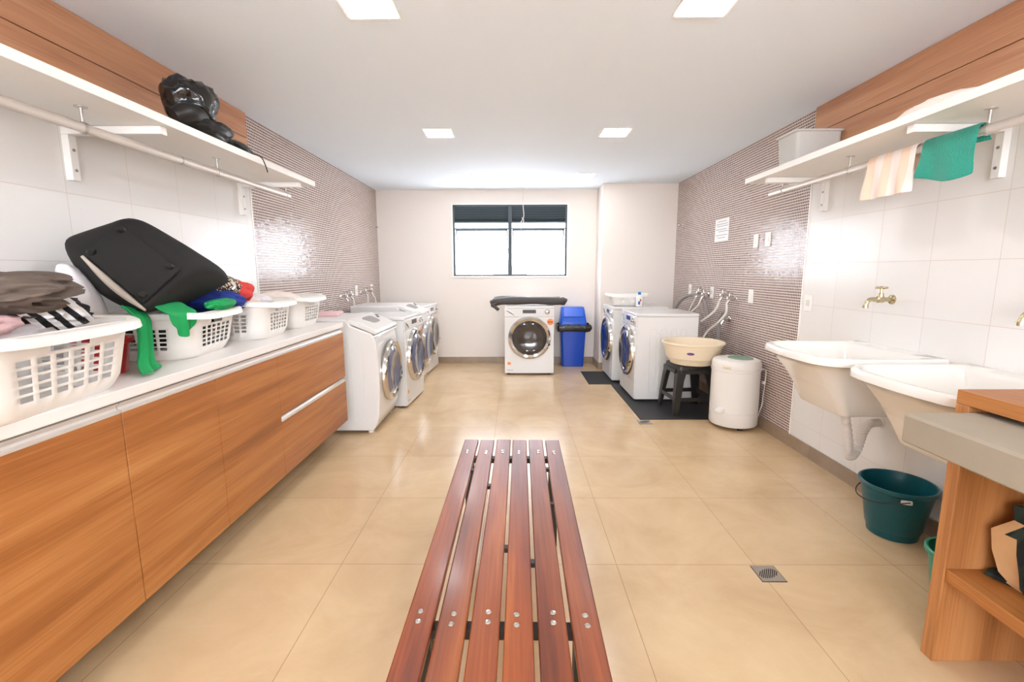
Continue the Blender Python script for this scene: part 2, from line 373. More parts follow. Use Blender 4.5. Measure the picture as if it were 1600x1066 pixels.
# ------------------------------------------------------------------ window
bm = B(); t = .022
box(bm, WX0-t, WX0, YB-.012, YB+.02, WZ0-t, WZ1+t); box(bm, WX1, WX1+t, YB-.012, YB+.02, WZ0-t, WZ1+t)
box(bm, WX0, WX1, YB-.012, YB+.02, WZ1, WZ1+t); box(bm, WX0, WX1, YB-.012, YB+.02, WZ0-t, WZ0)
struct('trim_7', bm, 'melamine', smooth=False)
win = struct('window_1', (lambda b: (box(b, WX0, WX0+.022, YB+.01, YB+.07, WZ0, WZ1), box(b, WX1-.022, WX1, YB+.01, YB+.07, WZ0, WZ1),
    box(b, WX0, WX1, YB+.01, YB+.07, WZ1-.02, WZ1), box(b, WX0, WX1, YB+.01, YB+.07, WZ0, WZ0+.018), box(b, -.092, -.042, YB, YB+.07, WZ0, WZ1),
    box(b, WX0, WX1, YB+.015, YB+.065, 1.895, 1.912), box(b, WX0, WX1, YB+.015, YB+.065, 1.812, 1.826), b)[-1])(B()), 'winframe', smooth=False)
for (xa, xb) in ((WX0+.022, -.092), (-.042, WX1-.022)):
    bm = B()
    for j in range(6):
        z = 1.912+.032*j+.004
        vs = box(bm, xa, xb, -.03, .03, -.0025, .0025)
        bmesh.ops.transform(bm, matrix=Matrix.Translation((0, YB+.04, z+.018))@Matrix.Rotation(math.radians(-48), 4, 'X'), verts=vs)
    fin('louvre', bm, 'winframe', win, smooth=False)
    # awning sash swung outwards at the bottom
    A = Vector((0, YB+.05, 1.812)); D = Vector((0, .40, -.485)); Dn = D.normalized(); L = D.length; Nn = Vector((0, Dn.z, -Dn.y))
    def sb(bm, x0, x1, s0, s1, th=.012):
        vs = []
        for n_ in (-th, th):
            for s in (s0, s1):
                for x in (x0, x1): vs.append(bm.verts.new(A+Dn*s+Nn*n_+Vector((x, 0, 0))))
        for q in ((0, 2, 3, 1), (4, 5, 7, 6), (0, 1, 5, 4), (2, 6, 7, 3), (0, 4, 6, 2), (1, 3, 7, 5)): bm.faces.new([vs[i] for i in q])
    bm = B(); xa2, xb2 = xa+.006, xb-.006
    sb(bm, xa2, xa2+.02, 0, L); sb(bm, xb2-.02, xb2, 0, L); sb(bm, xa2, xb2, 0, .02); sb(bm, xa2, xb2, L-.02, L)
    for x in (xa2-.002, xb2-.006): tube(bm, [(x+.004, YB+.06, 1.42), (x+.004, YB+.05+.40*.5, 1.812-.485*.5)], .005, 6)
    sash = fin('sash', bm, 'sash', win, smooth=False)
    bm = B(); sb(bm, xa2+.02, xb2-.02, .02, L-.02, .003); fin('pane', bm, 'glass', sash, smooth=False)
    bm = B(); box(bm, xa, xb, YB+.035, YB+.041, 1.826, 1.895); fin('pane', bm, 'glass', win, smooth=False)
bm = B(); box(bm, -.42, .22, 9.0, 9.3, -1.0, 1.31); box(bm, -.20, .0, 9.0, 9.3, 1.31, 1.36)
tag(fin('outdoor_wall', bm, 'outwall', smooth=False), 'grey-blue low wall outside, glimpsed beneath the open window sashes', 'wall')
# ------------------------------------------------------------------ ceiling lights
def ceiling_light(label, x, y):
    t_ = thing('ceiling_light', label, 'light', (x, y, H), 0, 'recessed square ceiling lights')
    s = .11
    bm = B()
    for (a, b_, c, d) in ((-s, s, -s, -s+.012), (-s, s, s-.012, s), (-s, -s+.012, -s+.012, s-.012), (s-.012, s, -s+.012, s-.012)): box(bm, a, b_, c, d, -.006, 0)
    fin('frame', bm, 'melamine', t_, smooth=False)
    bm = B(); box(bm, -s+.012, s-.012, -s+.012, s-.012, -.0078, -.0005); fin('diffuser', bm, 'lamp', t_, smooth=False)
    return t_
cl = ceiling_light('square ceiling light at the top edge left of centre, nearest the camera', -.585, 2.02)
for (x, y, lb) in ((.765, 2.02, 'square ceiling light at the top edge right of centre, nearest the camera'),
                   (-.585, 3.78, 'square ceiling light in the middle row, on the left above the washers side'),
                   (.77, 3.78, 'square ceiling light in the middle row, on the right towards the wall paper notice'),
                   (-.585, 5.42, 'square ceiling light nearest the window, on the left'),
                   (.78, 5.42, 'square ceiling light nearest the window, on the right beside the wall projection')):
    dup(cl, lb, (x, y, H), 0)
bm = B(); tube(bm, spline([(.10, 6.25, H), (.105, 6.25, 2.1), (.115, 6.25, 1.98), (.10, 6.25, 1.93), (.075, 6.25, 1.885), (.10, 6.25, 1.875), (.112, 6.25, 1.92), (.09, 6.25, 1.95)]), .005, 6)
tube(bm, spline([(.09, 6.25, 1.90), (.08, 6.25, 1.82), (.085, 6.25, 1.78)]), .002, 5)
tag(fin('pull_cord', bm, 'hosew'), 'knotted white cord hanging from the ceiling in front of the window', 'cord')
# ================================================================== LEFT: cabinets
CX, CT = -1.25, .90
def front_panel(name, y0, y1, z0, z1, parent, handle=True):
    bm = B(); box(bm, CX-.018, CX, y0, y1, z0, z1); d = fin(name, bm, 'lam', parent, bevel=.0012, world=True)
    return d
def profile(y0, y1, z0, parent, h=.036):
    """aluminium finger-pull profile above a front"""
    bm = B(); pr = [(-.022, 0), (.001, 0), (.001, .006), (-.010, .009), (-.014, .016), (-.012, .024), (-.004, .027), (-.004, h-.005), (-.022, h-.005)]
    rings(bm, [[(CX+a, y, z0+b_) for a, b_ in pr] for y in (y0, y1)])
    return fin('handle', bm, 'alup', parent, world=True)
def cab(label, y0, y1):
    c = thing('base_cabinet', label, 'cabinet', ((XL+CX)/2, (y0+y1)/2, .0), 0, 'wood-fronted base cabinets')
    bm = B(); box(bm, XL+.002, CX-.02, y0+.0005, y1-.0005, .17, .862); fin('body', bm, 'melamine', c, world=True, smooth=False)
    bm = B(); box(bm, XL+.002, CX-.24, y0+.0005, y1-.0005, .0, .17); fin('plinth', bm, 'dkmetal', c, world=True, smooth=False)
    return c
g = .0016
c = cab('wide wood-fronted cabinet nearest the camera, under the first laundry basket', .35, 1.42)
front_panel('door', .35+g, 1.42-g, .168, .826, c); profile(.35+g, 1.42-g, .826, c)
c = cab('narrow single-door cabinet, second from the camera along the worktop', 1.42, 1.89)
front_panel('door', 1.42+g, 1.89-g, .168, .826, c); profile(1.42+g, 1.89-.0005, .826, c)
c = cab('narrow single-door cabinet between the second cabinet and the drawers', 1.89, 2.395)
front_panel('door', 1.89+.0008, 2.395-.0003, .168, .826, c); profile(1.89+.0005, 2.395-.0002, .826, c)
c = cab('two-drawer cabinet at the far end beside the first washer', 2.395, 3.345)
front_panel('drawer_front', 2.395+.0003, 3.345, .505, .826, c); profile(2.395+.0002, 3.345, .826, c)
front_panel('drawer_front', 2.395+g, 3.345, .168, .468, c); profile(2.395+g, 3.345, .469, c, .034)
bm = B(); box(bm, XL+.002, CX+.004, .30, 3.352, .864, CT); tag(fin('worktop', bm, 'worktop', bevel=.003), 'long white worktop carrying the laundry baskets on the left', 'worktop')
# ------------------------------------------------------------------ shelves with rails
def wall_shelf(label, sx, xw, xf_, y1, brs, flanges, xr, yr, joints=()):
    """sx = +1 for the right wall, -1 for the left"""
    t_ = thing('wall_shelf', label, 'shelf', (xw, y1-2, 1.848), 0, 'white shelves with hanging rails')
    a, b_ = sorted((xw, xf_)); bm = B(); box(bm, a, b_, -.6, y1, 1.85, 1.884); fin('board', bm, 'melamine', t_, bevel=.0015, world=True)
    for y in brs:
        bm = B(); xt = xf_+.03*(1 if sx > 0 else -1); x0, x1 = sorted((xw, xt)); box(bm, x0, x1, y-.018, y+.018, 1.818, 1.849)
        x0, x1 = sorted((xw, xw-sx*.030)); box(bm, x0, x1, y-.018, y+.018, 1.640, 1.818)
        br = fin('bracket', bm, 'melamine', t_, world=True, bevel=.002)
        for z in (1.68, 1.76):
            bm = B(); cyl(bm, (xw-sx*.030, y, z), (xw-sx*.033, y, z), .006, 10); fin('screw', bm, 'steel', br, world=True)
    bm = B(); tube(bm, [(xr, -.6, 1.778), (xr, yr, 1.778)], .012, 14, flat=1.45); fin('rail', bm, 'alup', t_, world=True)
    for y in flanges:
        bm = B(); lathe(bm, [(.020, 0), (.020, -.003), (.006, -.005), (.005, -.055), (.016, -.056)], (xr, y, 1.85), 14)
        tube(bm, [(xr, y-.006, 1.778), (xr, y+.006, 1.778)], .0155, 14, flat=1.4); fin('rail_hanger', bm, 'alu', t_, world=True)
    if joints:
        for y in joints:
            bm = B(); tube(bm, [(xr, y-.002, 1.778), (xr, y+.002, 1.778)], .0128, 14, flat=1.45); fin('rail_joint', bm, 'steel', t_, world=True)
    return t_
wall_shelf('long white wall shelf over the worktop, with the black bag and boots on it', -1, XL+.0, -1.395, 3.375, (3.20, 1.99, .6), (3.25, 2.52, 1.755, .9), -1.545, 3.30, (2.25,))
wall_shelf('long white wall shelf over the sinks, with towels on its rail', 1, XR, 1.575, 3.33, (3.105, 2.01, .6), (3.15, 2.54, 1.82, .9), 1.737, 3.30)
# things on the left shelf
SZ = 1.8845
bb = thing('boots', 'dark ankle boots lying on the left shelf beneath the glossy plastic bag', 'boots', (-1.55, 2.335, SZ), 0)
bm = B(); tube(bm, spline([(-1.46, 2.11, 1.925), (-1.43, 2.16, 1.955), (-1.44, 2.25, 1.957), (-1.50, 2.31, 1.935)], 6), .045, 14, rf=lambda i: .030+.014*math.sin(PI*min(1, i/18+.1))); fin('shaft', bm, 'leather', bb, world=True)
crumple('boot', (.10, -.03, .043), (.075, .15, .048), 5, 'leather', .2, 2.5, 4, bb, flatz=-.040)
crumple('boot', (.07, .24, .028), (.06, .15, .032), 8, 'leather', .2, 2.2, 4, bb, flatz=-.026)
crumple('boot', (-.04, .05, .05), (.08, .16, .055), 9, 'leather', .2, 2.2, 4, bb, flatz=-.045)
bg_ = crumple('plastic_bag', (-1.485, 2.275, 2.035), (.088, .115, .100), 3, 'glossblk', .35, 2.6, 4)
tag(bg_, 'crumpled glossy black plastic bag heaped on the boots on the left shelf', 'bag')
bm = B(); tube(bm, spline([(-1.46, 2.50, 1.889), (-1.43, 2.57, 1.892), (-1.405, 2.63, 1.893), (-1.388, 2.665, 1.884), (-1.384, 2.69, 1.855), (-1.382, 2.71, 1.815)]), .003, 6)
tag(fin('boot_lace', bm, 'black'), 'thin black lace dangling over the front edge of the left shelf', 'lace')
# ------------------------------------------------------------------ laundry baskets
def basket(label, loc, rz, Lx, Ly, Hh, m_='wplast', fl=.035, rows=5, group='laundry baskets on the worktop', scale_top=None, handle=True):
    t_ = thing('laundry_basket', label, 'basket', loc, rz, group)
    nx, ny, nc = 11, 13, 6; RR0 = min(.088, Lx*.2)
    def wts(n): 
        w_ = [.5 if k in (0, n-1) else (1.0 if k % 2 else .42) for k in range(n)]; t = sum(w_); a = [0]
        for q in w_: a.append(a[-1]+q/t)
        return a
    WY, WX = wts(ny), wts(nx)
    def ring(z, grow, rr):
        hx, hy = Lx/2+grow, Ly/2+grow; o = []
        # right side (x=+hx) going +y, corner, far side going -x, corner, left, corner, near, corner
        def arc(cx, cy, a0): return [(cx+rr*math.cos(math.radians(a0+90*k/nc)), cy+rr*math.sin(math.radians(a0+90*k/nc)), z) for k in range(1, nc)]
        ys = [-(hy-rr)+2*(hy-rr)*k for k in WY]; xs = [(hx-rr)-2*(hx-rr)*k for k in WX]
        o += [(hx, y, z) for y in ys]; o += arc(hx-rr, hy-rr, 0); o += [(x, hy, z) for x in xs]; o += arc(-hx+rr, hy-rr, 90)
        o += [(-hx, -y, z) for y in ys]; o += arc(-hx+rr, -hy+rr, 180); o += [(-x, -hy, z) for x in xs]; o += arc(hx-rr, -hy+rr, 270)
        return o
    n = 2*(ny+1)+2*(nx+1)+4*(nc-1)
    side = ['c']*n; i = 0
    for cnt, nm in ((ny, 'y'), (nx, 'x'), (ny, 'y'), (nx, 'x')):
        for k_ in range(cnt):
            side[i+k_] = (nm, k_, cnt)
        i += cnt+1+nc-1
    zs = [0, .012, .045]; z = .045; nr = rows; hole = (Hh-.045-.062)/(nr+ (nr-1)*.45)
    kinds = ['s', 's']
    for r in range(nr):
        z += hole; zs.append(z); kinds.append('h')
        if r < nr-1: z += hole*.45; zs.append(z); kinds.append('s')
    zs.append(Hh-.052); kinds.append('s'); zs.append(Hh-.034); kinds.append('s'); zs.append(Hh); kinds.append('s')
    def grow(z): return -fl*(1-z/Hh)-(.016*max(0, (1-z/.03)) if z < .03 else 0)
    bm = B(); V = [[bm.verts.new(p) for p in ring(z, grow(z), RR0)] for z in zs]
    for li in range(len(zs)-1):
        for i in range(n):
            s = side[i]
            if kinds[li] == 'h' and s != 'c' and s[1] % 2 == 1 and 1 <= s[1] <= s[2]-2: continue
            if handle and li == len(zs)-3 and s != 'c' and 4 <= s[1] <= s[2]-5: continue
            j = (i+1) % n; bm.faces.new((V[li][i], V[li][j], V[li+1][j], V[li+1][i]))
    bm.faces.new(V[0][::-1])
    fin('tub', bm, m_, t_, solid=.0028, off=-1, ang=50)
    bm = B(); prof = [(0, -.004), (.022, -.002), (.034, -.010), (.038, -.030), (.036, -.030), (.030, -.012), (.020, -.007), (0, -.010)]
    def lift(p): # rims rise a little at the two ends
        return p[2]+.010*(abs(p[1])/(Ly/2))**3
    R_ = [[(q[0], q[1], lift(q)) for q in ring(Hh+dz, g_, max(.03, RR0+g_))] for g_, dz in prof]
    rings(bm, R_, loop=True); fin('rim', bm, m_, t_, ang=50)
    return t_
basket('white laundry basket nearest the camera on the worktop, full of dark and striped clothes', (-1.415, 1.235, CT), math.radians(8), .40, .56, .215, fl=.03, rows=5)
basket('white laundry basket second from the camera, holding green clothes under the black bag', (-1.555, 2.085, CT), math.radians(9), .40, .47, .195, fl=.03)
basket('white laundry basket third from the camera, heaped with cream cloth', (-1.53, 2.635, CT), math.radians(5), .38, .42, .20, fl=.025)
basket('white laundry basket farthest along the worktop, close to the first washer', (-1.535, 3.115, CT), math.radians(1), .36, .385, .20, fl=.025)
# clothes in and around the baskets
tag(crumple('cloth', (-1.42, 1.18, 1.215), (.20, .20, .06), 2, 'clbrown', .4, 3.0, 5, rot=.3), 'crumpled brown-grey garment on top of the nearest basket', 'clothes')
tag(crumple('cloth', (-1.40, 1.30, 1.155), (.16, .13, .05), 4, 'clstripe', .3, 2.4, 5), 'black and white striped garment in the nearest basket under the brown one', 'clothes')
tag(crumple('cloth', (-1.38, 1.08, 1.14), (.13, .13, .045), 14, 'clpink', .3, 2.4, 4), 'pale pink garment at the edge of the nearest basket', 'clothes')
tag(crumple('cloth', (-1.45, 1.22, 1.10), (.17, .23, .05), 21, 'clwhite', .2, 2.4, 4), 'white washing lying in the bottom layer of the nearest basket', 'clothes')
bm = B()
ws = [[(-1.70+a*.09+s*.0, 1.66+b_*.09, 0) for a, b_ in ()] for s in ()]
ring_ = []
for z, rx, ry, ox in ((.9, .10, .09, 0), (.96, .11, .10, 0), (1.06, .105, .10, -.005), (1.14, .09, .09, -.01), (1.22, .07, .075, -.03), (1.285, .04, .05, -.06), (1.30, .015, .02, -.07)):
    c_ = circ((-1.615+ox, 1.75, z), rx*.72, 20, 'Z', ry*.72); ring_.append([(x*(1)+.008*math.sin(i*2.4+z*30), y+.008*math.cos(i*1.7+z*22), z) for i, (x, y, z) in enumerate(c_)])
rings(bm, ring_); tag(fin('pillow', bm, 'clwhite', sub=1, ang=180), 'white mesh-like bundle standing between the first two baskets', 'bundle')
def tapered_tub(name, label, cat, c, rx0, rx1, h, m_, ry=1.0, lip=.012, group=None, n=36):
    t_ = thing(name, label, cat, c, 0, group); bm = B()
    pr = [(rx0*.96, .004), (rx0, .0), (rx0+.002, .008)]
    lathe(bm, [(rx0-.004, 0), (rx0, .004), (rx1-.002, h-.02), (rx1+lip, h-.016), (rx1+lip, h-.002), (rx1+lip-.004, h), (rx1-.003, h-.002), (rx0-.005, .008)], n=n)
    fin('tub', bm, m_, t_); return t_
tapered_tub('red_bucket', 'red plastic bucket hidden between the first two laundry baskets', 'bucket', (-1.50, 1.668, CT), .062, .078, .13, 'red')
# green clothes hanging from the second basket
def gs(u, v):
    P = spline([(-1.55, 1.86, 1.13), (-1.47, 1.765, 1.14), (-1.40, 1.735, 1.09), (-1.385, 1.72, 1.00), (-1.375, 1.705, .935), (-1.33, 1.68, .908)], 6)
    p = P[min(int(v*(len(P)-1)), len(P)-1)]; wd = .15-.05*math.sin(v*PI)+.02*v
    return (p.x-.45*(u-.5)*wd+.010*math.sin(u*15+v*4), p.y+(u-.5)*wd*1.1+.006*math.cos(u*13+v*3), p.z+.003*math.sin(u*12))
tag(sheet('cloth', gs, 14, 24, 'clgreen', .004), 'long green garment trailing from the second basket down onto the worktop', 'clothes')
def gs2(u, v):
    a = (u-.5)*.16; wdt = (1-max(0, v-.3)**4*2.2)**.6
    x = -1.335-.10*(1-min(1, v*3)); z = 1.125-.015*v-.13*max(0, v-.2)
    return (x+.010*math.sin(u*14)*v, 1.86+a*(1-.25*v*v), z+(.018 if v < .2 else 0)+.055*v*v*(2*(u-.5))**2)
tag(sheet('cloth', gs2, 14, 14, 'clgreen', .006), 'green garment folded over the front rim of the second basket, below the black bag', 'clothes')
tag(crumple('cloth', (-1.372, 2.17, 1.118), (.035, .115, .024), 71, 'clgreen', .3, 2.5, 4, rot=.16), 'small rolled green garment curling over the second basket rim near the red cloth', 'clothes')
tag(crumple('cloth', (-1.55, 2.05, 1.02), (.15, .18, .085), 61, 'leather', .15, 2.5, 4), 'black clothing filling the second basket, seen through its holes', 'clothes')
tag(crumple('cloth', (-1.52, 2.34, 1.12), (.15, .13, .05), 31, 'clblue', .3, 2.5, 4), 'royal blue garment in the second basket under the spotted one', 'clothes')
tag(crumple('cloth', (-1.54, 2.44, 1.185), (.09, .12, .065), 33, 'clpatt', .3, 2.5, 4), 'black garment with pale spots behind the black bag', 'clothes')
tag(crumple('cloth', (-1.505, 2.555, 1.155), (.055, .08, .055), 35, 'clred', .3, 2.5, 4), 'bright red garment between the second and third baskets', 'clothes')
tag(crumple('cloth', (-1.62, 2.60, 1.10), (.15, .17, .065), 41, 'clcream', .25, 2.8, 4), 'cream cloth heaped in the left of the third basket', 'clothes')
tag(crumple('cloth', (-1.60, 2.80, 1.09), (.13, .09, .045), 43, 'clwhite', .25, 2.8, 4), 'white cloth at the far side of the third basket', 'clothes')
tag(crumple('cloth', (-1.60, 3.09, 1.09), (.13, .16, .042), 45, 'clcream', .25, 2.8, 4), 'pale cloth filling the fourth basket', 'clothes')
# black tote bag lying on the second basket
hb = thing('travel_bag', 'large black fabric bag tipped on its side over the second basket, studded base showing', 'bag', (-1.5, 1.95, 1.10), 0)
P1, P2, P3, P4 = map(Vector, ((-1.606, 1.735, 1.330), (-1.553, 1.87, 1.462), (-1.315, 1.885, 1.262), (-1.372, 1.72, 1.120)))
Nb = (P2-P1).cross(P4-P1).normalized()
if Nb.y > 0: Nb = -Nb
def quadpt(u, v): return P1.lerp(P2, u).lerp(P4.lerp(P3, u), v)
def ringpts(cs, n=4):
    o = []
    for i in range(len(cs)):
        a, b_ = Vector(cs[i]), Vector(cs[(i+1) % len(cs)])
        o += [a.lerp(b_, k_/n) for k_ in range(n)]
    return o
r0 = ringpts([P1+(P3-P1)*.06, P2+(P4-P2)*.06, P3+(P1-P3)*.06, P4+(P2-P4)*.06])
r1 = ringpts([P1, P2, P3, P4])
def bulge(r, k):
    for i in range(13, 16): r[i] = r[i]+Vector((-.055, 0, -.055))*k*math.sin(PI*(i-12)/4)
    return r
r2 = bulge(ringpts([(-1.765, 1.79, 1.405), (-1.545, 1.93, 1.51), (-1.28, 2.03, 1.30), (-1.43, 1.79, 1.088)]), 1.0)
r3 = bulge(ringpts([(-1.735, 1.88, 1.37), (-1.60, 2.08, 1.475), (-1.30, 2.17, 1.255), (-1.50, 1.93, 1.095)]), .7)
r4 = ringpts([(-1.70, 2.02, 1.31), (-1.63, 2.22, 1.39), (-1.40, 2.33, 1.225), (-1.50, 2.08, 1.11)])
r5 = ringpts([(-1.66, 2.14, 1.26), (-1.62, 2.30, 1.31), (-1.47, 2.37, 1.20), (-1.52, 2.20, 1.13)])
bm = B(); rings(bm, [r0, r1, r2, r3, r4, r5])
for v in bm.verts: v.co += Vector((noise.noise(v.co*9), noise.noise(v.co*9+Vector((5, 0, 0))), noise.noise(v.co*9+Vector((0, 7, 0)))))*.008
fin('body', bm, 'canvas', hb, world=True, sub=2, ang=180)
bm = B(); a, b_, c_, d = [quadpt(u, v)+Nb*.012 for u, v in ((.06, .05), (.94, .05), (.94, .93), (.06, .93))]
rings(bm, [ringpts([p for p in (a, b_, c_, d)]), ringpts([p+Nb*.007 for p in (a, b_, c_, d)])]); base = fin('base_panel', bm, 'canvas', hb, world=True, bevel=.003)
for (u, v) in ((.16, .10), (.85, .12), (.85, .82), (.16, .86)):
    q = quadpt(u, v)+Nb*.017; bm = B(); cyl(bm, q, q+Nb*.012, .016, 16, r2=.011); fin('stud', bm, 'black', base, world=True)
bm = B(); e0 = P1+(P4-P1)*.06; e1 = P4
pts = [e0.lerp(e1, k_/10)+Vector((-.012, .012, -.012))*math.sin(PI*k_/10)*.9+Nb*.014 for k_ in range(11)]
tube(bm, pts, .014, 10, rf=lambda i: .004+.010*math.sin(PI*min(1, max(.05, i/10)))); fin('piping', bm, 'piping', hb, world=True, label='pale grey-beige strip along the base edge')
bm = B(); tube(bm, spline([(-1.335, 2.20, 1.222), (-1.325, 2.21, 1.200), (-1.335, 2.205, 1.185)]), .008, 8); fin('strap_loop', bm, 'alu', hb, world=True, label='silver-grey strap end')
# ================================================================== WASHING MACHINES
def door_parts(t_, cx, cz, r, y, glass, tilt=0, hinge=False):
    """front-loader porthole facing -y"""
    bm = B(); lathe(bm, [(r*.80, 0), (r, 0), (r*1.0, -.018), (r*.965, -.034), (r*.90, -.040), (r*.80, -.030), (r*.77, -.012)], (cx, y, cz), 48, 'Y', cap0=False, cap1=False)
    if tilt: xf(bm, Matrix.Translation((cx, y, cz))@Matrix.Rotation(tilt, 4, 'X')@Matrix.Translation((-cx, -y, -cz)))
    d = fin('door', bm, 'chrome', t_)
    bm = B(); lathe(bm, [(r*.80, -.022), (r*.74, -.034), (r*.62, -.046), (r*.60, -.044), (r*.45, -.030), (r*.25, -.022), (.001, -.019)], (cx, y, cz), 48, 'Y', cap0=False, cap1=False)
    if tilt: xf(bm, Matrix.Translation((cx, y, cz))@Matrix.Rotation(tilt, 4, 'X')@Matrix.Translation((-cx, -y, -cz)))
    fin('door_glass', bm, glass, d)
    bm = B(); cyl(bm, (cx+r*.86, y-.033, cz-r*.36), (cx+r*.95, y-.033, cz-r*.28), .009, 10); cyl(bm, (cx+r*.80, y-.033, cz-r*.48), (cx+r*.85, y-.033, cz-r*.44), .008, 10)
    fin('door_latch', bm, 'black', d)
def washer_a(label, loc, rz, glass='gdark', lcd='lcd', stickers=True, hgt=.85, depth=.58, group='front-loading washing machines'):
    """flat-front machine, origin at the middle of its front foot line"""
    t_ = thing('washing_machine', label, 'washing machine', loc, rz, group); w2 = .299
    bm = B(); box(bm, -w2, w2, .012, depth, .018, hgt-.03)
    for sx in (-1, 1): # pressed ribs on the side panels
        for (ya, yb) in ((.14, .20), (.235, .295), (.33, .39), (.425, .485)):
            pts = []
            for k_ in range(9): a = PI+PI*k_/8; pts.append((sx*w2, (ya+yb)/2+(yb-ya)/2*math.cos(a), .12+(yb-ya)/2*math.sin(a)))
            for k_ in range(9): a = PI*k_/8; pts.append((sx*w2, (ya+yb)/2+(yb-ya)/2*math.cos(a), hgt-.17+(yb-ya)/2*math.sin(a)))
            tube(bm, pts, .0032, 6, loop=True)
    fin('body', bm, 'white', t_, ang=30)
    bm = B(); box(bm, -w2-.001, w2+.001, .0, depth+.004, hgt-.028, hgt); fin('top', bm, 'white', t_, bevel=.006)
    bm = B(); box(bm, -w2, w2, 0, .012, .02, hgt-.13); fin('front_panel', bm, 'white', t_, bevel=.003)
    bm = B(); box(bm, -w2, w2, -.004, .012, hgt-.127, hgt-.029); cp = fin('control_panel', bm, 'white', t_, bevel=.004)
    bm = B(); box(bm, -.08, .08, -.0055, -.003, hgt-.085, hgt-.043); fin('display', bm, lcd, cp, bevel=.001)
    bm = B(); lathe(bm, [(.031, 0), (.031, -.004), (.024, -.008), (.023, -.024), (.018, -.026), (.001, -.026)], (.215, -.003, hgt-.068), 24, 'Y', cap1=False); fin('dial', bm, 'chrome', cp)
    bm = B(); box(bm, -.008, .008, -.0295, -.027, hgt-.070, hgt-.046); bmesh.ops.translate(bm, vec=(.215, 0, 0), verts=bm.verts); fin('dial_mark', bm, 'wplast', cp)
    bm = B(); pts = [(-.285+.11*s, -.006, hgt-.052-.062*(s**1.3)) for s in [k_/10 for k_ in range(11)]]
    tube(bm, pts, .003, 6, rf=lambda i: .001+.004*math.sin(PI*i/10)); dr = fin('detergent_drawer', bm, 'lcd', t_)
    door_parts(t_, .002, .46, .262, 0, glass)
    bm = B(); box(bm, .07, .19, -.0015, .0, .09, .19); fin('filter_flap', bm, 'white', t_, bevel=.0008)
    if stickers:
        bm = B(); cyl(bm, (.252, -.0012, hgt-.19), (.252, -.003, hgt-.19), .040, 28); s_ = fin('round_sticker', bm, 'orange', t_)
        bm = B()
        for (x0, x1, z0, z1) in ((.226, .243, -.012, .012), (.247, .258, -.012, .012), (.262, .280, -.012, .008)): box(bm, x0, x1, -.0045, -.003, hgt-.19+z0, hgt-.19+z1)
        fin('sticker_print', bm, 'redst', s_)
        bm = B(); box(bm, -.265, -.225, -.002, 0, .125, .16); fin('square_sticker', bm, 'orange', t_)
        bm = B()
        for i in range(4): box(bm, -.265+.018*i, -.255+.018*i, -.0015, 0, .055, .066)
        fin('small_print', bm, 'inkgrey', t_)
    for (x, y) in ((-.25, .05), (.25, .05), (-.25, depth-.05), (.25, depth-.05)):
        bm = B(); cyl(bm, (x, y, 0), (x, y, .02), .022, 14); fin('foot', bm, 'black', t_)
    return t_
def washer_b(label, loc, rz, glass='gblue'):
    """machine with a sloping control panel on its top front edge"""
    t_ = thing('washer_dryer', label, 'washing machine', loc, rz, 'slant-panel washing machines'); w2 = .305; D_ = .72
    # side outline in (y, z), y=0 front foot line
    out = [(.06, .022), (D_, .022), (D_, .90), (.235, .90), (.21, .885), (.20, .855), (.045, .795), (.022, .765), (.008, .70), (-.004, .50), (.0, .30), (.012, .14), (.03, .075), (.05, .035)]
    bm = B(); rings(bm, [[(x, y, z) for y, z in out] for x in (-w2, w2)]); bd = fin('body', bm, 'white', t_, bevel=.012, seg=3)
    for sx in (-1, 1):
        bm = B(); x = sx*(w2-.0005)
        tube(bm, [(x, .30, .13), (x, .30, .74), (x, .32, .79), (x, .38, .80), (x, .55, .80), (x, .60, .79), (x, .62, .74), (x, .62, .13)], .0025, 6)
        tube(bm, spline([(x, .20, .10), (x, .205, .5), (x, .22, .72), (x, .23, .80)]), .0025, 6); tube(bm, spline([(x, .13, .10), (x, .115, .4), (x, .12, .7), (x, .14, .80)]), .0025, 6)
        fin('side_crease', bm, 'white', bd)
    # sloping console: a wedge-shaped slab
    def sl(s, n_): # s along the slope from back(0) to front(1), n_ height off it
        a = Vector((0, .225, .905)); b2 = Vector((0, -.002, .812)); d = (b2-a); nn = Vector((0, d.z, -d.y)).normalized()
        if nn.z < 0: nn = -nn
        return a+d*s+nn*n_
    bm = B(); rs = []
    for x in (-w2+.006, w2-.006):
        rs.append([(x, p.y, p.z) for p in (sl(0, .002), sl(.5, .010), sl(.96, .004), sl(1.03, -.012), sl(.98, -.030), sl(.0, -.028))])
    rings(bm, rs); cp = fin('control_panel', bm, 'white', t_, bevel=.005)
    bm = B(); vs = []
    rr = []
    for n_ in (.006, .0115):
        r_ = []
        for k_ in range(28):
            a = 2*PI*k_/28; x = .11*math.copysign(abs(math.cos(a))**.45, math.cos(a))*(1-.12*math.sin(a)); s = .42+.22*math.copysign(abs(math.sin(a))**.6, math.sin(a)); p = sl(s, n_); r_.append((x, p.y, p.z))
        rr.append(r_)
    rings(bm, rr); fin('display', bm, 'lens', cp)
    for (x, s) in ((.185, .40), (.235, .30)):
        p = sl(s, .008); bm = B(); cyl(bm, (x, p.y, p.z), (x, p.y-.002, p.z+.010), .013, 16); fin('button', bm, 'steel', cp)
    bm = B(); tube(bm, spline([(-w2+.02, -.004, .775), (-.1, -.012, .782), (.1, -.012, .782), (w2-.02, -.004, .775)]), .006, 8); fin('detergent_drawer', bm, 'white', t_)
    door_parts(t_, .02, .45, .258, -.006, glass, tilt=math.radians(1.5))
    for (x, y) in ((-.26, .09), (.26, .09), (-.26, .66), (.26, .66)):
        bm = B(); cyl(bm, (x, y, 0), (x, y, .024), .022, 14); fin('foot', bm, 'wplast', t_)
    return t_
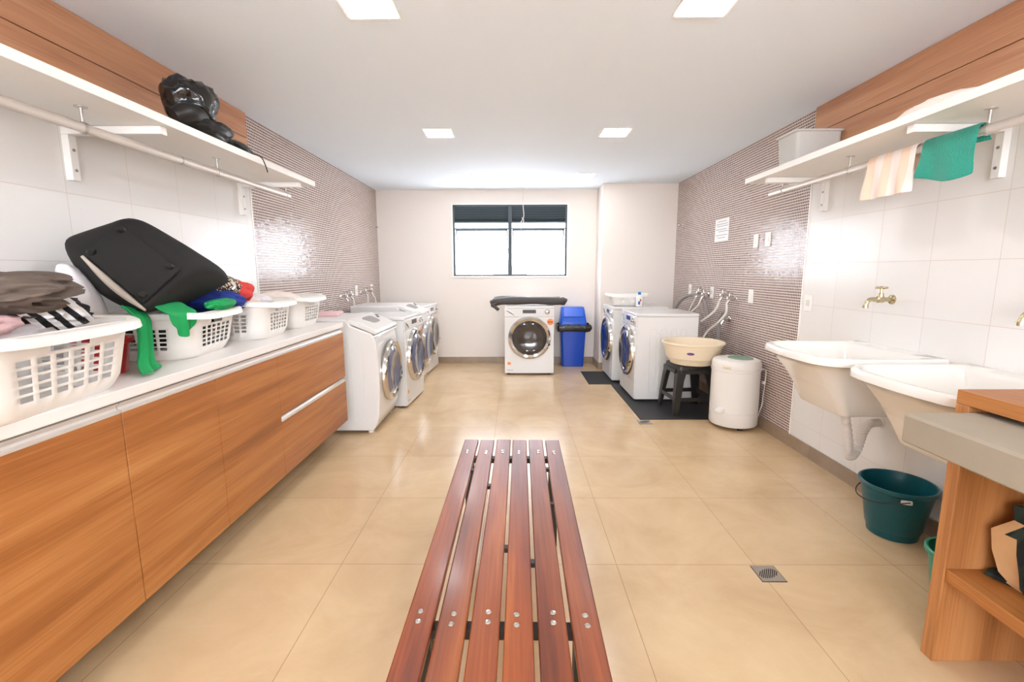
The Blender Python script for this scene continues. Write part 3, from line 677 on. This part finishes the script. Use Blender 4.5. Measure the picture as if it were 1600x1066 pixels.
# left row (they face +x)
washer_b('white washing machine beside the drawers, with a sloping control panel, nearest on the left', (-1.055, 3.815, 0), PI/2)
washer_a('white flat-front washing machine, second in the left row', (-.985, 4.50, 0), PI/2-.07, 'gblue', stickers=True, depth=.60)
washer_b('white washing machine with a sloping control panel, third in the left row', (-1.02, 5.20, 0), PI/2)
washer_a('white flat-front washing machine farthest in the left row, near the window', (-1.06, 5.915, 0), PI/2-.06, 'gdark', stickers=False, depth=.60)
# back wall
washer_a('white washing machine standing alone under the window', (.171, 5.60, 0), 0, 'gdark', depth=.60, hgt=.843)
# right row (they face -x)
washer_a('white washing machine on the black mat beside the stool, first in the right row', (1.15, 4.71, .008), -PI/2, 'gnavy', 'lcdb', stickers=False, depth=.59)
washer_a('white washing machine carrying the small basket, farthest in the right row', (1.10, 5.50, .008), -PI/2, 'gnavy', 'lcdb', stickers=False, depth=.60)
# white pack on the first machine
bm = B(); rings(bm, [rrect(-.10, .10, -.17, .17, .015, 0), rrect(-.10, .10, -.17, .17, .015, .012), rrect(-.085, .085, -.15, .15, .015, .022)])
o = at(fin('paper_pack', bm, 'clpink', bevel=.002), (-1.58, 3.93, .901), .2); tag(o, 'flat pale packet lying on the top of the nearest left washing machine', 'packet')
# rolled quilt on the back machine
rq = thing('rolled_mat', 'dark grey padded mat rolled up on top of the machine under the window', 'mat', (.16, 5.72, .843), 0)
bm = B(); tube(bm, spline([(-.30, -.05+5.75, .868), (-.20, 5.70, .895), (0, 5.69, .905), (.3, 5.69, .905), (.52, 5.70, .897), (.575, 5.70, .896), (.60, 5.70, .890), (.618, 5.70, .880)], 5), .045, 16, rf=lambda i: (.048+.003*math.sin(i*.8))*(.75 if i < 3 else 1)*(1 if i < 32 else .88)); fin('front_roll', bm, 'quilt', rq, world=True)
bm = B(); tube(bm, spline([(-.25, 5.80, .90), (-.15, 5.79, .915), (.1, 5.79, .905), (.35, 5.79, .90), (.55, 5.79, .905)], 5), .045, 14); fin('back_roll', bm, 'quilt', rq, world=True)
bm = B(); tube(bm, spline([(-.23, 5.66, .872), (-.28, 5.64, .855), (-.25, 5.63, .838), (-.20, 5.60, .80)], 5), .02, 10, flat=.6); fin('loose_corner', bm, 'quilt', rq, world=True)
# blue bin with liner
bn = thing('waste_bin', 'tall blue plastic swing-top bin with a black liner, in the back corner', 'bin', (.765, 6.19, 0), 0)
def rr2(hx, hy, z, r=.03): return rrect(-hx, hx, -hy, hy, r, z)
bm = B(); rings(bm, [rr2(.13, .095, .0), rr2(.142, .105, .004), rr2(.165, .118, .50), rr2(.170, .120, .56)]); 
fin('tub', bm, 'bluedk', bn)
bm = B()
for i in range(3):
    for j in range(6): box(bm, -.05+.018*j, -.037+.018*j, -.119, -.114, .42+.027*i, .440+.027*i)
fin('embossed_grid', bm, 'bluedk', bn)
bm = B(); rings(bm, [rr2(.174, .124, .555), rr2(.176, .126, .575), rr2(.172, .122, .60), rrect(-.160, .160, -.095, .120, .03, .68), rrect(-.150, .150, -.03, .115, .025, .775), rrect(-.145, .145, -.01, .105, .02, .785)])
ld = fin('lid', bm, 'blue', bn)
bm = B(); rings(bm, [[(-.128, -.103, .665), (.128, -.103, .665), (.120, -.045, .76), (.122, -.03, .778), (-.122, -.03, .778), (-.120, -.045, .76)], [(-.128, -.111, .668), (.128, -.111, .668), (.122, -.054, .763), (.122, -.03, .785), (-.122, -.03, .785), (-.122, -.054, .763)]])
fin('flap', bm, 'blue', ld, bevel=.006)
bm = B(); rs = []
for z, gx in ((.565, .010), (.555, .022), (.52, .026), (.478, .020), (.470, .012)):
    r_ = rr2(.172+gx, .122+gx, z)
    rs.append([(x+(.060*(1-abs(zz-.53)/.09) if x > .17 else (-.02 if x < -.17 else 0)), y+.006*math.sin(i*2.7+z*60), zz+.009*math.sin(i*1.9)) for i, (x, y, zz) in enumerate(r_)])
rings(bm, rs, cap0=False, cap1=False); fin('liner', bm, 'bag', bn, solid=.002, sub=1, ang=180)
# ================================================================== plumbing
def tap(label, loc, rz, group='brass taps', m_='brass', short=False):
    """garden tap sticking out towards -x in its own frame"""
    t_ = thing('tap', label, 'tap', loc, rz, group)
    bm = B(); lathe(bm, [(.026, 0), (.025, -.006), (.016, -.012), (.012, -.014), (.012, -.045), (.017, -.050), (.018, -.078), (.012, -.084), (.011, -.10)], (0, 0, 0), 20, 'X')
    tube(bm, spline([(-.09, 0, 0), (-.115, 0, .0), (-.13, 0, -.012), (-.138, 0, -.034)]), .011, 12); lathe(bm, [(.014, 0), (.015, -.014), (.010, -.016)], (-.138, 0, -.030), 14); fin('body', bm, m_, t_)
    bm = B(); lathe(bm, [(.014, 0), (.013, .018), (.008, .022), (.007, .045)], (-.063, 0, .014), 14); fin('stem', bm, m_, t_)
    bm = B(); tube(bm, [(-.063, -.032, .062), (-.063, .032, .062)], .006, 8); tube(bm, [(-.095, 0, .062), (-.031, 0, .062)], .006, 8); lathe(bm, [(.010, -.006), (.011, .004), (.004, .009)], (-.063, 0, .062), 12); fin('handle', bm, m_, t_)
    return t_
tap('brass wall tap above the far sink', (XR, 2.49, 1.112), 0); tap('brass wall tap above the near sink, at the right edge', (XR, 1.72, 1.108), 0)
def valve(label, loc, rz, group):
    t_ = thing('supply_tap', label, 'tap', loc, rz, group)
    bm = B(); lathe(bm, [(.024, 0), (.022, -.008), (.012, -.012), (.012, -.05), (.017, -.055), (.017, -.075), (.006, -.08)], (0, 0, 0), 16, 'X'); tube(bm, [(-.05, 0, 0), (-.08, .0, -.05)], .012, 10); fin('body', bm, 'chrome', t_)
    bm = B(); tube(bm, [(-.058, -.028, .05), (-.058, .028, .05)], .007, 8); tube(bm, [(-.085, 0, .05), (-.03, 0, .05)], .007, 8); cyl(bm, (-.058, 0, .01), (-.058, 0, .05), .008, 10); fin('handle', bm, 'chrome', t_)
    return t_
g = 'supply taps behind the right-hand machines'
for y, z, lb in ((4.98, 1.03, 'chrome supply tap farthest back on the right mosaic wall'), (4.84, 1.02, 'chrome supply tap second from the back on the right mosaic wall'),
                 (4.40, 1.035, 'chrome supply tap with a white hose, left one above the stool'), (4.25, 1.015, 'chrome supply tap with a white hose, right one above the stool')): valve(lb, (XR, y, z), 0, g)
valve('small chrome outlet valve low on the right mosaic wall', (XR, 4.34, .82), 0, g)
g = 'supply taps behind the left-hand machines'
for y, z, lb in ((4.90, 1.0, 'chrome supply tap nearest on the left mosaic wall'), (5.06, 1.01, 'second chrome supply tap on the left mosaic wall'),
                 (5.56, 1.015, 'third chrome supply tap on the left mosaic wall'), (5.76, 1.02, 'farthest chrome supply tap on the left mosaic wall')): valve(lb, (XL, y, z), PI, g)
def hose(label, pts, r, m_='hosew'):
    bm = B(); tube(bm, spline(pts, 8), r, 10); return tag(fin('hose', bm, m_), label, 'hose', 'hoses behind the machines')
hose('thick grey drain hose arching behind the right-hand machines', [(1.86, 5.45, .80), (1.90, 5.35, .93), (1.93, 5.15, 1.0), (1.94, 4.95, 1.0), (1.95, 4.80, .94), (1.96, 4.72, .80)], .016, 'hose')
hose('thin white hose rising to the far right taps', [(1.92, 4.98, .98), (1.90, 5.02, .90), (1.88, 5.05, .82)], .008)
hose('curved white hose under the second right tap', [(1.92, 4.84, .97), (1.90, 4.86, .90), (1.87, 4.95, .83)], .008)
hose('white hose from the left tap above the stool', [(1.92, 4.40, .985), (1.90, 4.42, .90), (1.86, 4.50, .82), (1.82, 4.56, .77)], .010)
hose('white hose from the right tap above the stool', [(1.92, 4.25, .965), (1.92, 4.25, .88), (1.88, 4.32, .78), (1.84, 4.42, .70), (1.81, 4.46, .62)], .010)
hose('dark grey drain hose hanging behind the basin', [(1.95, 4.30, .90), (1.94, 4.36, .86), (1.94, 4.42, .78), (1.94, 4.43, .55)], .015, 'hose')
hose('white hose hanging behind the second left machine', [(-1.755, 5.06, .96), (-1.76, 5.08, .90), (-1.76, 5.06, .80), (-1.76, 5.04, .70)], .010)
hose('white hose from the third left tap', [(-1.755, 5.56, .97), (-1.76, 5.57, .90), (-1.76, 5.57, .8)], .009)
hose('white hose from the farthest left tap', [(-1.755, 5.76, .98), (-1.74, 5.80, .92), (-1.73, 5.80, .8)], .009)
# sockets and switches
def plate(label, x, y, z, sx, kind='socket', cat='socket', w_=.038, h_=.058):
    t_ = thing('wall_'+kind, label, cat, (x, y, z), 0, 'white electrical wall plates')
    bm = B(); a, b2 = sorted((x, x-sx*.009)); box(bm, a, b2, y-w_, y+w_, z-h_, z+h_); fin('plate', bm, 'wplast', t_, bevel=.004, world=True)
    bm = B(); a, b2 = sorted((x-sx*.009, x-sx*.013)); box(bm, a, b2, y-.016, y+.016, z-.02, z+.02); fin('insert', bm, 'alup' if kind == 'socket' else 'wplast', t_, bevel=.002, world=True)
    return t_
plate('white socket farthest back on the right mosaic wall, above the machines', XR, 5.356, 1.05, 1)
plate('white socket between the two pairs of supply taps on the right wall', XR, 4.76, 1.045, 1)
plate('blank white plate on the right mosaic wall above the basin', XR, 3.97, 1.048, 1, 'switch', 'wall plate')
plate('white socket on the tiles above the far sink corner', XR, 3.19, 1.045, 1)
plate('white switch plate left of its twin below the notice side of the right wall', XR, 3.955, 1.505, 1, 'switch', 'switch')
plate('white switch plate with a dark centre, right one of the pair on the mosaic', XR, 3.768, 1.507, 1, 'switch', 'switch')
plate('white socket nearer one above the left machines', XL, 5.39, 1.045, -1)
plate('white socket farther one above the left machines, by the corner', XL, 5.97, 1.04, -1)
for (x, y, z, s, lb) in ((XL, 6.22, 1.83, -1, 'small chrome hook high in the back left corner'), (XR, 5.72, 1.80, 1, 'small chrome hook high in the back right corner')):
    bm = B(); lathe(bm, [(.018, 0), (.016, -s*.01), (.008, -s*.014), (.007, -s*.035), (.015, -s*.045), (.012, -s*.055)], (0, 0, 0), 14, 'X'); o = at(fin('wall_hook', bm, 'chrome'), (x, y, z)); tag(o, lb, 'hook', 'clothes line hooks')
n_ = thing('notice', 'white printed notice taped to the right mosaic wall', 'notice', (XR, 4.63, 1.65), 0)
bm = B(); box(bm, XR-.002, XR-.0002, 4.48, 4.78, 1.545, 1.755); fin('sheet', bm, 'paper', n_, world=True, smooth=False)
bm = B()
for i, (z, a, b2) in enumerate(((1.73, 4.53, 4.73), (1.705, 4.50, 4.76), (1.685, 4.50, 4.74), (1.655, 4.52, 4.76), (1.635, 4.50, 4.70), (1.60, 4.51, 4.76), (1.575, 4.55, 4.72))): box(bm, XR-.0028, XR-.002, a, b2, z, z+.005)
fin('print_lines', bm, 'inkgrey', n_, world=True, smooth=False)
# ================================================================== RIGHT side things
bm = B(); box(bm, 1.07, 1.93, 3.86, 5.095, 0, .006); tag(fin('floor_mat', bm, 'rubber', bevel=.001), 'black rubber mat under the stool and the first right-hand machine', 'mat')
bm = B(); box(bm, .825, 1.62, 5.112, 5.775, 0, .006); tag(fin('floor_mat', bm, 'rubber', bevel=.001), 'black rubber mat poking out before the farthest right-hand machine', 'mat')
# small basket with bottle
basket('small white laundry basket on top of the farthest right machine', (1.30, 5.47, .862), math.radians(90), .24, .40, .13, fl=.03, rows=3, group='small basket on the machine')
bt = thing('detergent_bottle', 'white bottle with a bright blue cap standing before the small basket', 'bottle', (1.40, 5.275, .862), 0)
bm = B(); rings(bm, [circ((0, 0, z), r, 20, 'Z', r*.6) for r, z in ((.034, 0), (.037, .004), (.037, .10), (.030, .125), (.014, .135))]); fin('bottle_body', bm, 'wplast', bt)
bm = B(); lathe(bm, [(.016, .134), (.017, .136), (.016, .162), (.012, .165)], n=16); fin('cap', bm, 'capblue', bt)
bm = B(); box(bm, -.018, .004, -.0235, -.021, .025, .06); fin('label_print', bm, 'inkblue', bt); bm = B(); box(bm, .0, .016, -.0235, -.021, .06, .085); fin('label_print', bm, 'inkred', bt)
# stool
st = thing('stool', 'black plastic stool carrying the cream basin on the mat', 'stool', (1.560, 4.145, .007), math.radians(4))
bm = B(); rings(bm, [rrect(-.160, .160, -.160, .160, .04, .38), rrect(-.150, .150, -.150, .150, .04, .43), rrect(-.135, .135, -.135, .135, .04, .437)]); fin('seat', bm, 'stool', st)
for sx in (-1, 1):
    for sy in (-1, 1):
        bm = B(); rs = []
        for z, d, a in ((.0, .190, .045), (.15, .180, .056), (.30, .166, .066), (.40, .154, .085)):
            c_ = [(0, 0), (-a, 0), (-a, -.012), (-.012, -.012), (-.012, -a), (0, -a)]
            rs.append([(sx*(d+px), sy*(d+py), z) for px, py in c_])
        rings(bm, rs); fin('leg', bm, 'stool', st, bevel=.003)
for ang in range(4):
    bm = B(); rings(bm, [[(x, -.178+.004*0, z) for x, z in ((-.15, .12), (.15, .12), (.15, .155), (-.15, .155))], [(x, -.166, z) for x, z in ((-.15, .12), (.15, .12), (.15, .155), (-.15, .155))]]); xf(bm, Matrix.Rotation(ang*PI/2, 4, 'Z')); fin('stretcher', bm, 'stool', st, bevel=.003)
    bm = B(); box(bm, -.13, .13, -.172, -.160, .365, .40); xf(bm, Matrix.Rotation(ang*PI/2, 4, 'Z')); fin('apron', bm, 'stool', st, bevel=.003)
# basin
bs = thing('basin', 'cream round plastic basin resting on the black stool', 'basin', (1.585, 4.12, .4445), 0)
bm = B(); lathe(bm, [(.172, 0), (.186, .005), (.200, .045), (.203, .052), (.219, .055), (.223, .060), (.242, .150), (.249, .153), (.252, .175), (.262, .178), (.268, .184), (.268, .196), (.258, .201), (.246, .198), (.238, .17), (.216, .06), (.185, .012), (.0, .010)], n=48, cap1=False); fin('bowl', bm, 'cream', bs, ang=22)
def onb(a, z, r): return Vector((r*math.sin(a), -r*math.cos(a), z))
bm = B(); rs = []
for dr in (.0, .0015):
    r_ = []
    for k_ in range(20):
        a = 2*PI*k_/20; q = onb(-.42+.13*math.cos(a), .118+.012*math.sin(a), .2355+.002+dr+.0030*math.sin(a)); r_.append(q)
    rs.append(r_)
rings(bm, rs); fin('maker_sticker', bm, 'inkblue', bs)
bm = B(); rs = []
for dr in (.0015, .0028):
    r_ = []
    for k_ in range(16):
        a = 2*PI*k_/16; q = onb(-.42+.075*math.cos(a), .118+.005*math.sin(a), .2385+dr+.0015*math.sin(a)); r_.append(q)
    rs.append(r_)
rings(bm, rs); fin('sticker_print', bm, 'inkred', bs)
# spin dryer
sd = thing('spin_dryer', 'white cylindrical spin dryer with a green lid window beside the mosaic wall', 'spin dryer', (1.795, 3.725, 0), 0)
R_ = .183
bm = B(); lathe(bm, [(.165, .022), (R_-.006, .026), (R_, .036), (R_, .135), (R_-.003, .137), (R_-.003, .140), (R_, .142), (R_, .47), (R_+.003, .473), (R_+.004, .488), (R_-.001, .492)], n=48); fin('body', bm, 'wplast', sd)
bm = B(); lathe(bm, [(R_+.001, .492), (R_+.003, .498), (R_+.001, .535), (R_-.012, .556), (R_-.03, .562), (.001, .566)], n=48, cap1=False); ld = fin('lid', bm, 'wplast', sd)
bm = B(); rings(bm, [circ((.03, .0, .560), .098, 32), circ((.03, 0, .568), .095, 32), circ((.03, 0, .569), .08, 32)]); fin('lid_window', bm, 'lidgreen', ld)
bm = B(); box(bm, -.032, .032, -.196, -.176, .505, .524); xf(bm, Matrix.Rotation(-.80, 4, 'Z')); fin('latch', bm, 'cream', sd, bevel=.006)
bm = B(); rings(bm, [[(x, y, z) for y, z in ((-.15, .14), (-.228, .138), (-.232, .16), (-.222, .172), (-.15, .195))] for x in (-.03, .03)]); xf(bm, Matrix.Rotation(-.95, 4, 'Z')); fin('spout', bm, 'wplast', sd, bevel=.006)
for a in (0, 2.1, 4.2):
    bm = B(); cyl(bm, (.13*math.sin(a), -.13*math.cos(a), 0), (.13*math.sin(a), -.13*math.cos(a), .024), .02, 12); fin('foot', bm, 'black', sd)
bm = B(); tube(bm, spline([(.12, -.145, .50), (.17, -.13, .49), (.180, -.12, .44), (.178, -.12, .38), (.186, -.10, .32), (.188, -.09, .27), (.180, -.10, .21), (.165, -.10, .15), (.160, -.09, .10)]), .0045, 8)
box(bm, .158, .178, -.13, -.105, .375, .400); fin('power_cord', bm, 'hosew', sd)
# sinks
def rrect2(x0, x1, y0, y1, r, z):
    p = rrect(x0, x1, y0, y1, r, z, 8); o = []      # extra points along the front edge so that it can bow
    for i in range(len(p)):
        a, b_ = p[i], p[(i+1) % len(p)]; o.append(a)
        if i % 9 == 8: o += [tuple(a[k]+(b_[k]-a[k])*t/5 for k in range(3)) for t in range(1, 5)]
    return o
def sink(label, y0, y1):
    t_ = thing('laundry_sink', label, 'sink', (XR, (y0+y1)/2, .86), 0, 'white ceramic laundry sinks')
    x0, x1 = 1.442, XR-.001; zt = .86; r = (.008, .11, .11, .008)
    ym, hw = (y0+y1)/2, (y1-y0)/2
    def RR(a, b2, c_, d, rad, z): return [(x-.035*max(0, 1-((y-ym)/hw)**2)*max(0, min(1, (1.9-x)/.4)), y, q) for x, y, q in rrect2(a, b2, c_, d, rad, z)]
    k = (.008, .11, .11, .008)
    bm = B()
    rs = [RR(1.64, 1.985, y0+.13, y1-.13, (.01, .03, .03, .01), .545), RR(1.632, 1.99, y0+.12, y1-.12, (.01, .035, .035, .01), .555), RR(1.60, 1.992, y0+.105, y1-.105, (.01, .04, .04, .01), .63), RR(1.545, 1.994, y0+.085, y1-.085, (.01, .06, .06, .01), .72),
          RR(1.495, 1.997, y0+.06, y1-.06, (.01, .08, .08, .01), .785), RR(1.465, x1, y0+.035, y1-.035, (.008, .09, .09, .008), .812), RR(x0+.012, x1, y0+.010, y1-.010, k, .815),
          RR(x0, x1, y0, y1, k, .822), RR(x0, x1, y0, y1, k, .850), RR(x0+.006, x1, y0+.006, y1-.006, k, .858), RR(x0+.018, x1-.002, y0+.016, y1-.016, k, .860),
          RR(x0+.034, x1-.07, y0+.032, y1-.032, (.06, .10, .10, .06), .855), RR(x0+.046, x1-.085, y0+.045, y1-.045, (.06, .09, .09, .06), .84), RR(1.56, 1.89, y0+.10, y1-.10, (.05, .06, .06, .05), .69), RR(1.64, 1.88, y0+.14, y1-.14, .04, .60)]
    rings(bm, rs); fin('bowl', bm, 'ceramic', t_, world=True, ang=40)
    bm = B(); lathe(bm, [(.028, 0), (.030, .003), (.016, .004), (.001, .002)], (1.77, (y0+y1)/2, .6005), 18, cap1=False); fin('drain_ring', bm, 'chrome', t_, world=True)
    yc = (y0+y1)/2
    P = spline([(1.77, yc+.02, .55), (1.785, yc+.015, .46), (1.80, yc+.0, .34), (1.81, yc+.01, .275), (1.84, yc+.02, .262), (1.875, yc+.03, .30), (1.90, yc+.04, .38), (1.93, yc+.045, .43), (1.97, yc+.05, .44), (XR-.001, yc+.05, .44)], 14)
    bm = B(); tube(bm, P, .02, 16, rf=lambda i: .0235 if i % 3 else .0185); fin('trap_pipe', bm, 'trap', t_, world=True, ang=80)
    bm = B(); lathe(bm, [(.030, 0), (.028, -.004)], (XR, yc+.05, .44), 18, 'X'); fin('pipe_collar', bm, 'wplast', t_, world=True)
    return t_
sink('white ceramic laundry sink nearer the mosaic, its trap pipe showing below', 2.115, 2.725)
sink('white ceramic laundry sink nearer the camera, beside the wooden unit', 1.42, 2.035)
# buckets
def bucket(label, loc, r0, r1, h, m_, rz=0, handle=True):
    t_ = thing('bucket', label, 'bucket', loc, rz, 'green buckets under the sinks')
    bm = B(); lathe(bm, [(r0-.008, .006), (r0-.006, 0), (r0-.002, .002), (r0+.002, h*.14), (r0+.006, h*.15), (r0+.008, h*.17), (r1-.003, h-.03), (r1+.001, h-.026), (r1+.010, h-.018), (r1+.011, h-.004), (r1+.006, h), (r1, h-.002), (r1-.006, h-.03), (r0+.002, h*.17), (r0-.003, .010)], n=48); fin('tub', bm, m_, t_)
    if handle:
        P = []
        for k_ in range(25):
            a = PI*k_/24; y = (r1+.016)*math.cos(a); d = (r1+.018)*math.sin(a); P.append((-d*.96, y, h-.032-d*.34))
        bm = B(); tube(bm, P, .0028, 8); fin('handle', bm, 'dkmetal', t_)
        bm = B(); box(bm, -.030, .012, -r1-.010, -r1+.004, h-.048, h-.030); fin('handle_tab', bm, 'wplast', t_, bevel=.003)
        bm = B(); box(bm, -.012, .030, r1-.004, r1+.010, h-.048, h-.030); fin('handle_tab', bm, 'wplast', t_, bevel=.003)
    return t_
bucket('large dark green bucket on the floor beneath the near sink', (1.838, 2.125, 0), .104, .145, .262, 'teal', math.radians(-22))
bucket('smaller light green bucket half hidden behind the wooden unit', (1.655, 1.585, 0), .075, .106, .238, 'green2', handle=False)
# wooden unit
UX, UY = 1.362, 1.405
un = thing('shelving_unit', 'wooden open-fronted unit at the right edge, with the padded board pulled out', 'unit', (1.68, .9, 0), 0)
bm = B(); box(bm, UX, XR-.002, UY-.042, UY, 0, .862); fin('side_panel', bm, 'lamv', un, bevel=.0015, world=True)
bm = B(); box(bm, UX, XR-.002, .16, .202, 0, .862); fin('side_panel', bm, 'lamv', un, bevel=.0015, world=True)
bm = B(); box(bm, UX, XR-.002, .16, UY, .863, .905); fin('top', bm, 'lam', un, bevel=.0015, world=True)
bm = B(); box(bm, UX+.004, XR-.02, .203, UY-.043, .288, .330); fin('shelf', bm, 'lam', un, bevel=.0015, world=True)
bm = B(); box(bm, XR-.019, XR-.003, .203, UY-.043, .02, .862); fin('back_panel', bm, 'lamv', un, world=True)
bm = B(); rings(bm, [rrect(1.170, 1.90, .24, 1.354, .008, .757), rrect(1.165, 1.90, .235, 1.358, .008, .762), rrect(1.165, 1.90, .235, 1.358, .008, .838), rrect(1.172, 1.90, .241, 1.352, .008, .846)])
fin('ironing_board', bm, 'pad', un, world=True, ang=28, label='thick grey padded pull-out board')
pb = thing('paper_bag', 'crumpled brown paper bag with a dark green side on the wooden shelf', 'bag', (1.60, 1.19, .331), 0)
def crease(p, s=.015): return Vector(p)+Vector((noise.noise(Vector(p)*22)*.6+noise.noise(Vector(p)*9), noise.noise(Vector(p)*14+Vector((3, 1, 2))), noise.noise(Vector(p)*14+Vector((9, 4, 2)))*.6))*s*2
rs = []
for z, x0, x1, y0, y1 in ((.3315, 1.48, 1.72, 1.03, 1.295), (.345, 1.475, 1.72, 1.03, 1.30), (.37, 1.47, 1.73, 1.02, 1.315), (.43, 1.47, 1.73, 1.02, 1.325), (.49, 1.475, 1.72, 1.03, 1.325), (.535, 1.49, 1.71, 1.04, 1.305), (.575, 1.505, 1.70, 1.05, 1.31), (.578, 1.515, 1.69, 1.06, 1.30), (.53, 1.52, 1.69, 1.06, 1.285)):
    r_ = ringpts([(x0, y1, z), (x1, y1, z), (x1, y0, z), (x0, y0, z)], 10); rs.append([crease(p) if z > .34 else p for p in r_])
bm = B(); V = rings(bm, rs)
fb = fin('bag_body', bm, ['kraft', 'bagdk'], pb, world=True, ang=28)
for p in fb.data.polygons:
    c_ = p.center+Vector(pb.location)
    if c_.y < 1.255+(c_.z-.35)*.25: p.material_index = 1
bm = B(); rings(bm, [[crease(p, .004) for p in ((1.46, 1.34, .3325), (1.50, 1.36, .3325), (1.56, 1.30, .3325), (1.50, 1.22, .3325))], [crease(p, .004) for p in ((1.47, 1.34, .341), (1.51, 1.35, .345), (1.56, 1.30, .345), (1.50, 1.22, .345))]]); fin('loose_corner', bm, 'bagdk', pb, world=True)
# on the right shelf
bx = thing('storage_box', 'translucent plastic box at the far end of the right-hand shelf', 'box', (1.82, 3.05, SZ), 0)
bm = B(); rings(bm, [rrect(1.70, 1.95, 2.955, 3.155, .02, SZ+.001), rrect(1.685, 1.955, 2.945, 3.165, .02, 2.085), rrect(1.675, 1.965, 2.935, 3.175, .02, 2.088), rrect(1.675, 1.965, 2.935, 3.175, .02, 2.098), rrect(1.69, 1.95, 2.95, 3.16, .02, 2.096), rrect(1.703, 1.947, 2.958, 3.152, .018, SZ+.004)]); fin('tub', bm, 'frost', bx, world=True)
tag(crumple('cloth', (1.81, 3.03, 1.945), (.09, .07, .055), 51, 'clcream', .3, 2.5, 3), 'cream cloth inside the translucent box on the shelf', 'clothes')
tag(crumple('cloth', (1.70, 1.98, 1.908), (.09, .17, .036), 53, 'clcream', .25, 2.2, 4, flatz=-.026), 'white folded cloth lying on the right-hand shelf above the green towel', 'clothes')
def towel(name, label, y0, y1, zf, zb, m_, th, amp, ph, x=1.737, cat='towel', wav=0):
    r = .0175+th/2
    def fn(u, v):
        y = y0+(y1-y0)*u; Lf = 1.778-zf+wav*math.sin(u*PI*1.3+.4); Lb = 1.778-zb; tot = Lf+PI*r+Lb; s = v*tot
        if s < Lf: z = 1.778-(Lf-s); xx = x-r; k_ = (Lf-s)/Lf
        elif s < Lf+PI*r: a = (s-Lf)/r; z = 1.778+.004+r*math.sin(a)*1.2; xx = x-r*math.cos(a); k_ = 0
        else: z = 1.778-(s-Lf-PI*r); xx = x+r; k_ = (s-Lf-PI*r)/Lb
        return (xx+amp*math.sin(u*ph+k_*2)*k_+(-.012*k_ if s < Lf else .004*k_), y+.006*math.sin(k_*5+u*4)*k_, z)
    return tag(sheet(name, fn, 22, 26, m_, th), label, cat, 'towels on the right-hand rail')
towel('towel', 'emerald green terry towel hanging on the right-hand rail', 1.835, 2.075, 1.632, 1.745, 'towelg', .006, .008, 9, wav=.02)
towel('towel', 'peach and cream striped towel hanging on the rail left of the green one', 2.105, 2.385, 1.602, 1.70, 'towels', .004, .010, 16)
# ================================================================== floor drains
def floor_drain(label, x0, x1, y0, y1):
    t_ = thing('floor_drain', label, 'drain', ((x0+x1)/2, (y0+y1)/2, 0), 0, 'steel floor drains')
    hx, hy = (x1-x0)/2, (y1-y0)/2; bm = B(); box(bm, -hx, hx, -hy, hy, 0, .0022); fin('grate', bm, 'drain', t_, smooth=False)
    bm = B(); n = 9
    for i in range(n):
        o_ = (i-(n-1)/2)/(n/2)*hx*.8; l = math.sqrt(max(.05, 1-((i-(n-1)/2)/(n/2))**2))*hy*.72
        vs = box(bm, -.0022, .0022, -l, l, .0022, .0028); bmesh.ops.transform(bm, matrix=Matrix.Translation((o_, 0, 0))@Matrix.Rotation(-.55, 4, 'Z'), verts=vs)
    fin('slots', bm, 'hole', t_, smooth=False)
    bm = B()
    for a, b2, c_, d in ((-hx-.003, hx+.003, -hy-.003, -hy), (-hx-.003, hx+.003, hy, hy+.003), (-hx-.003, -hx, -hy, hy), (hx, hx+.003, -hy, hy)): box(bm, a, b2, c_, d, 0, .0012)
    fin('frame', bm, 'hole', t_, smooth=False)
floor_drain('square steel floor drain near the camera, right of the bench', 1.018, 1.115, 1.755, 1.855); floor_drain('square steel floor drain beside the corner of the black mat', 1.04, 1.14, 3.745, 3.845)
# ================================================================== bench
bn = thing('bench', 'long slatted reddish wooden bench in the middle of the floor', 'bench', (-.027, 1.35, 0), -.012)
ZT = .45; random.seed(4)
sw, gp = .0670, .0115
for i in range(6):
    xc = (i-2.5)*(sw+gp)
    bm = B(); y0, y1 = -.95, .838-.004*(i % 2)
    sk = (random.random()-.5)*.004
    box(bm, xc-sw/2, xc+sw/2, y0, y1, ZT-.022, ZT)
    for v in bm.verts:
        if v.co.y > 0: v.co.x += sk
    s = fin('slat', bm, 'slat', bn, bevel=.004, seg=3)
    for yb in (-.335, -.368, .685, .662, -.85, -.88):
        bm = B(); dx = .006*math.sin(i*2.3+yb*7); lathe(bm, [(.0078, 0), (.0078, .001), (.0055, .003), (.001, .0035)], (xc+dx, yb+.004*math.cos(i*3.1), ZT-.0002), 16, cap1=False); fin('bolt', bm, 'chrome', s)
for yb in (-.35, .672, -.86):
    bm = B(); box(bm, -.215, .215, yb-.016, yb+.016, ZT-.045, ZT-.0225); fin('crossbar', bm, 'dkmetal', bn)
for i, yb in ((3, -.12), (1, .36), (0, .50), (4, .22), (2, -.05), (4, .52)):
    bm = B(); xc = (i-2)*(sw+gp); box(bm, xc-gp/2-.001, xc+gp/2+.001, yb-.010, yb+.010, ZT-.020, ZT-.006); fin('spacer', bm, 'dkmetal', bn)
for yb in (-.86, .672, -.35):
    for sx in (-1, 1):
        bm = B(); box(bm, sx*.19-.02, sx*.19+.02, yb-.02, yb+.02, .0, ZT-.045); fin('leg', bm, 'dkmetal', bn)
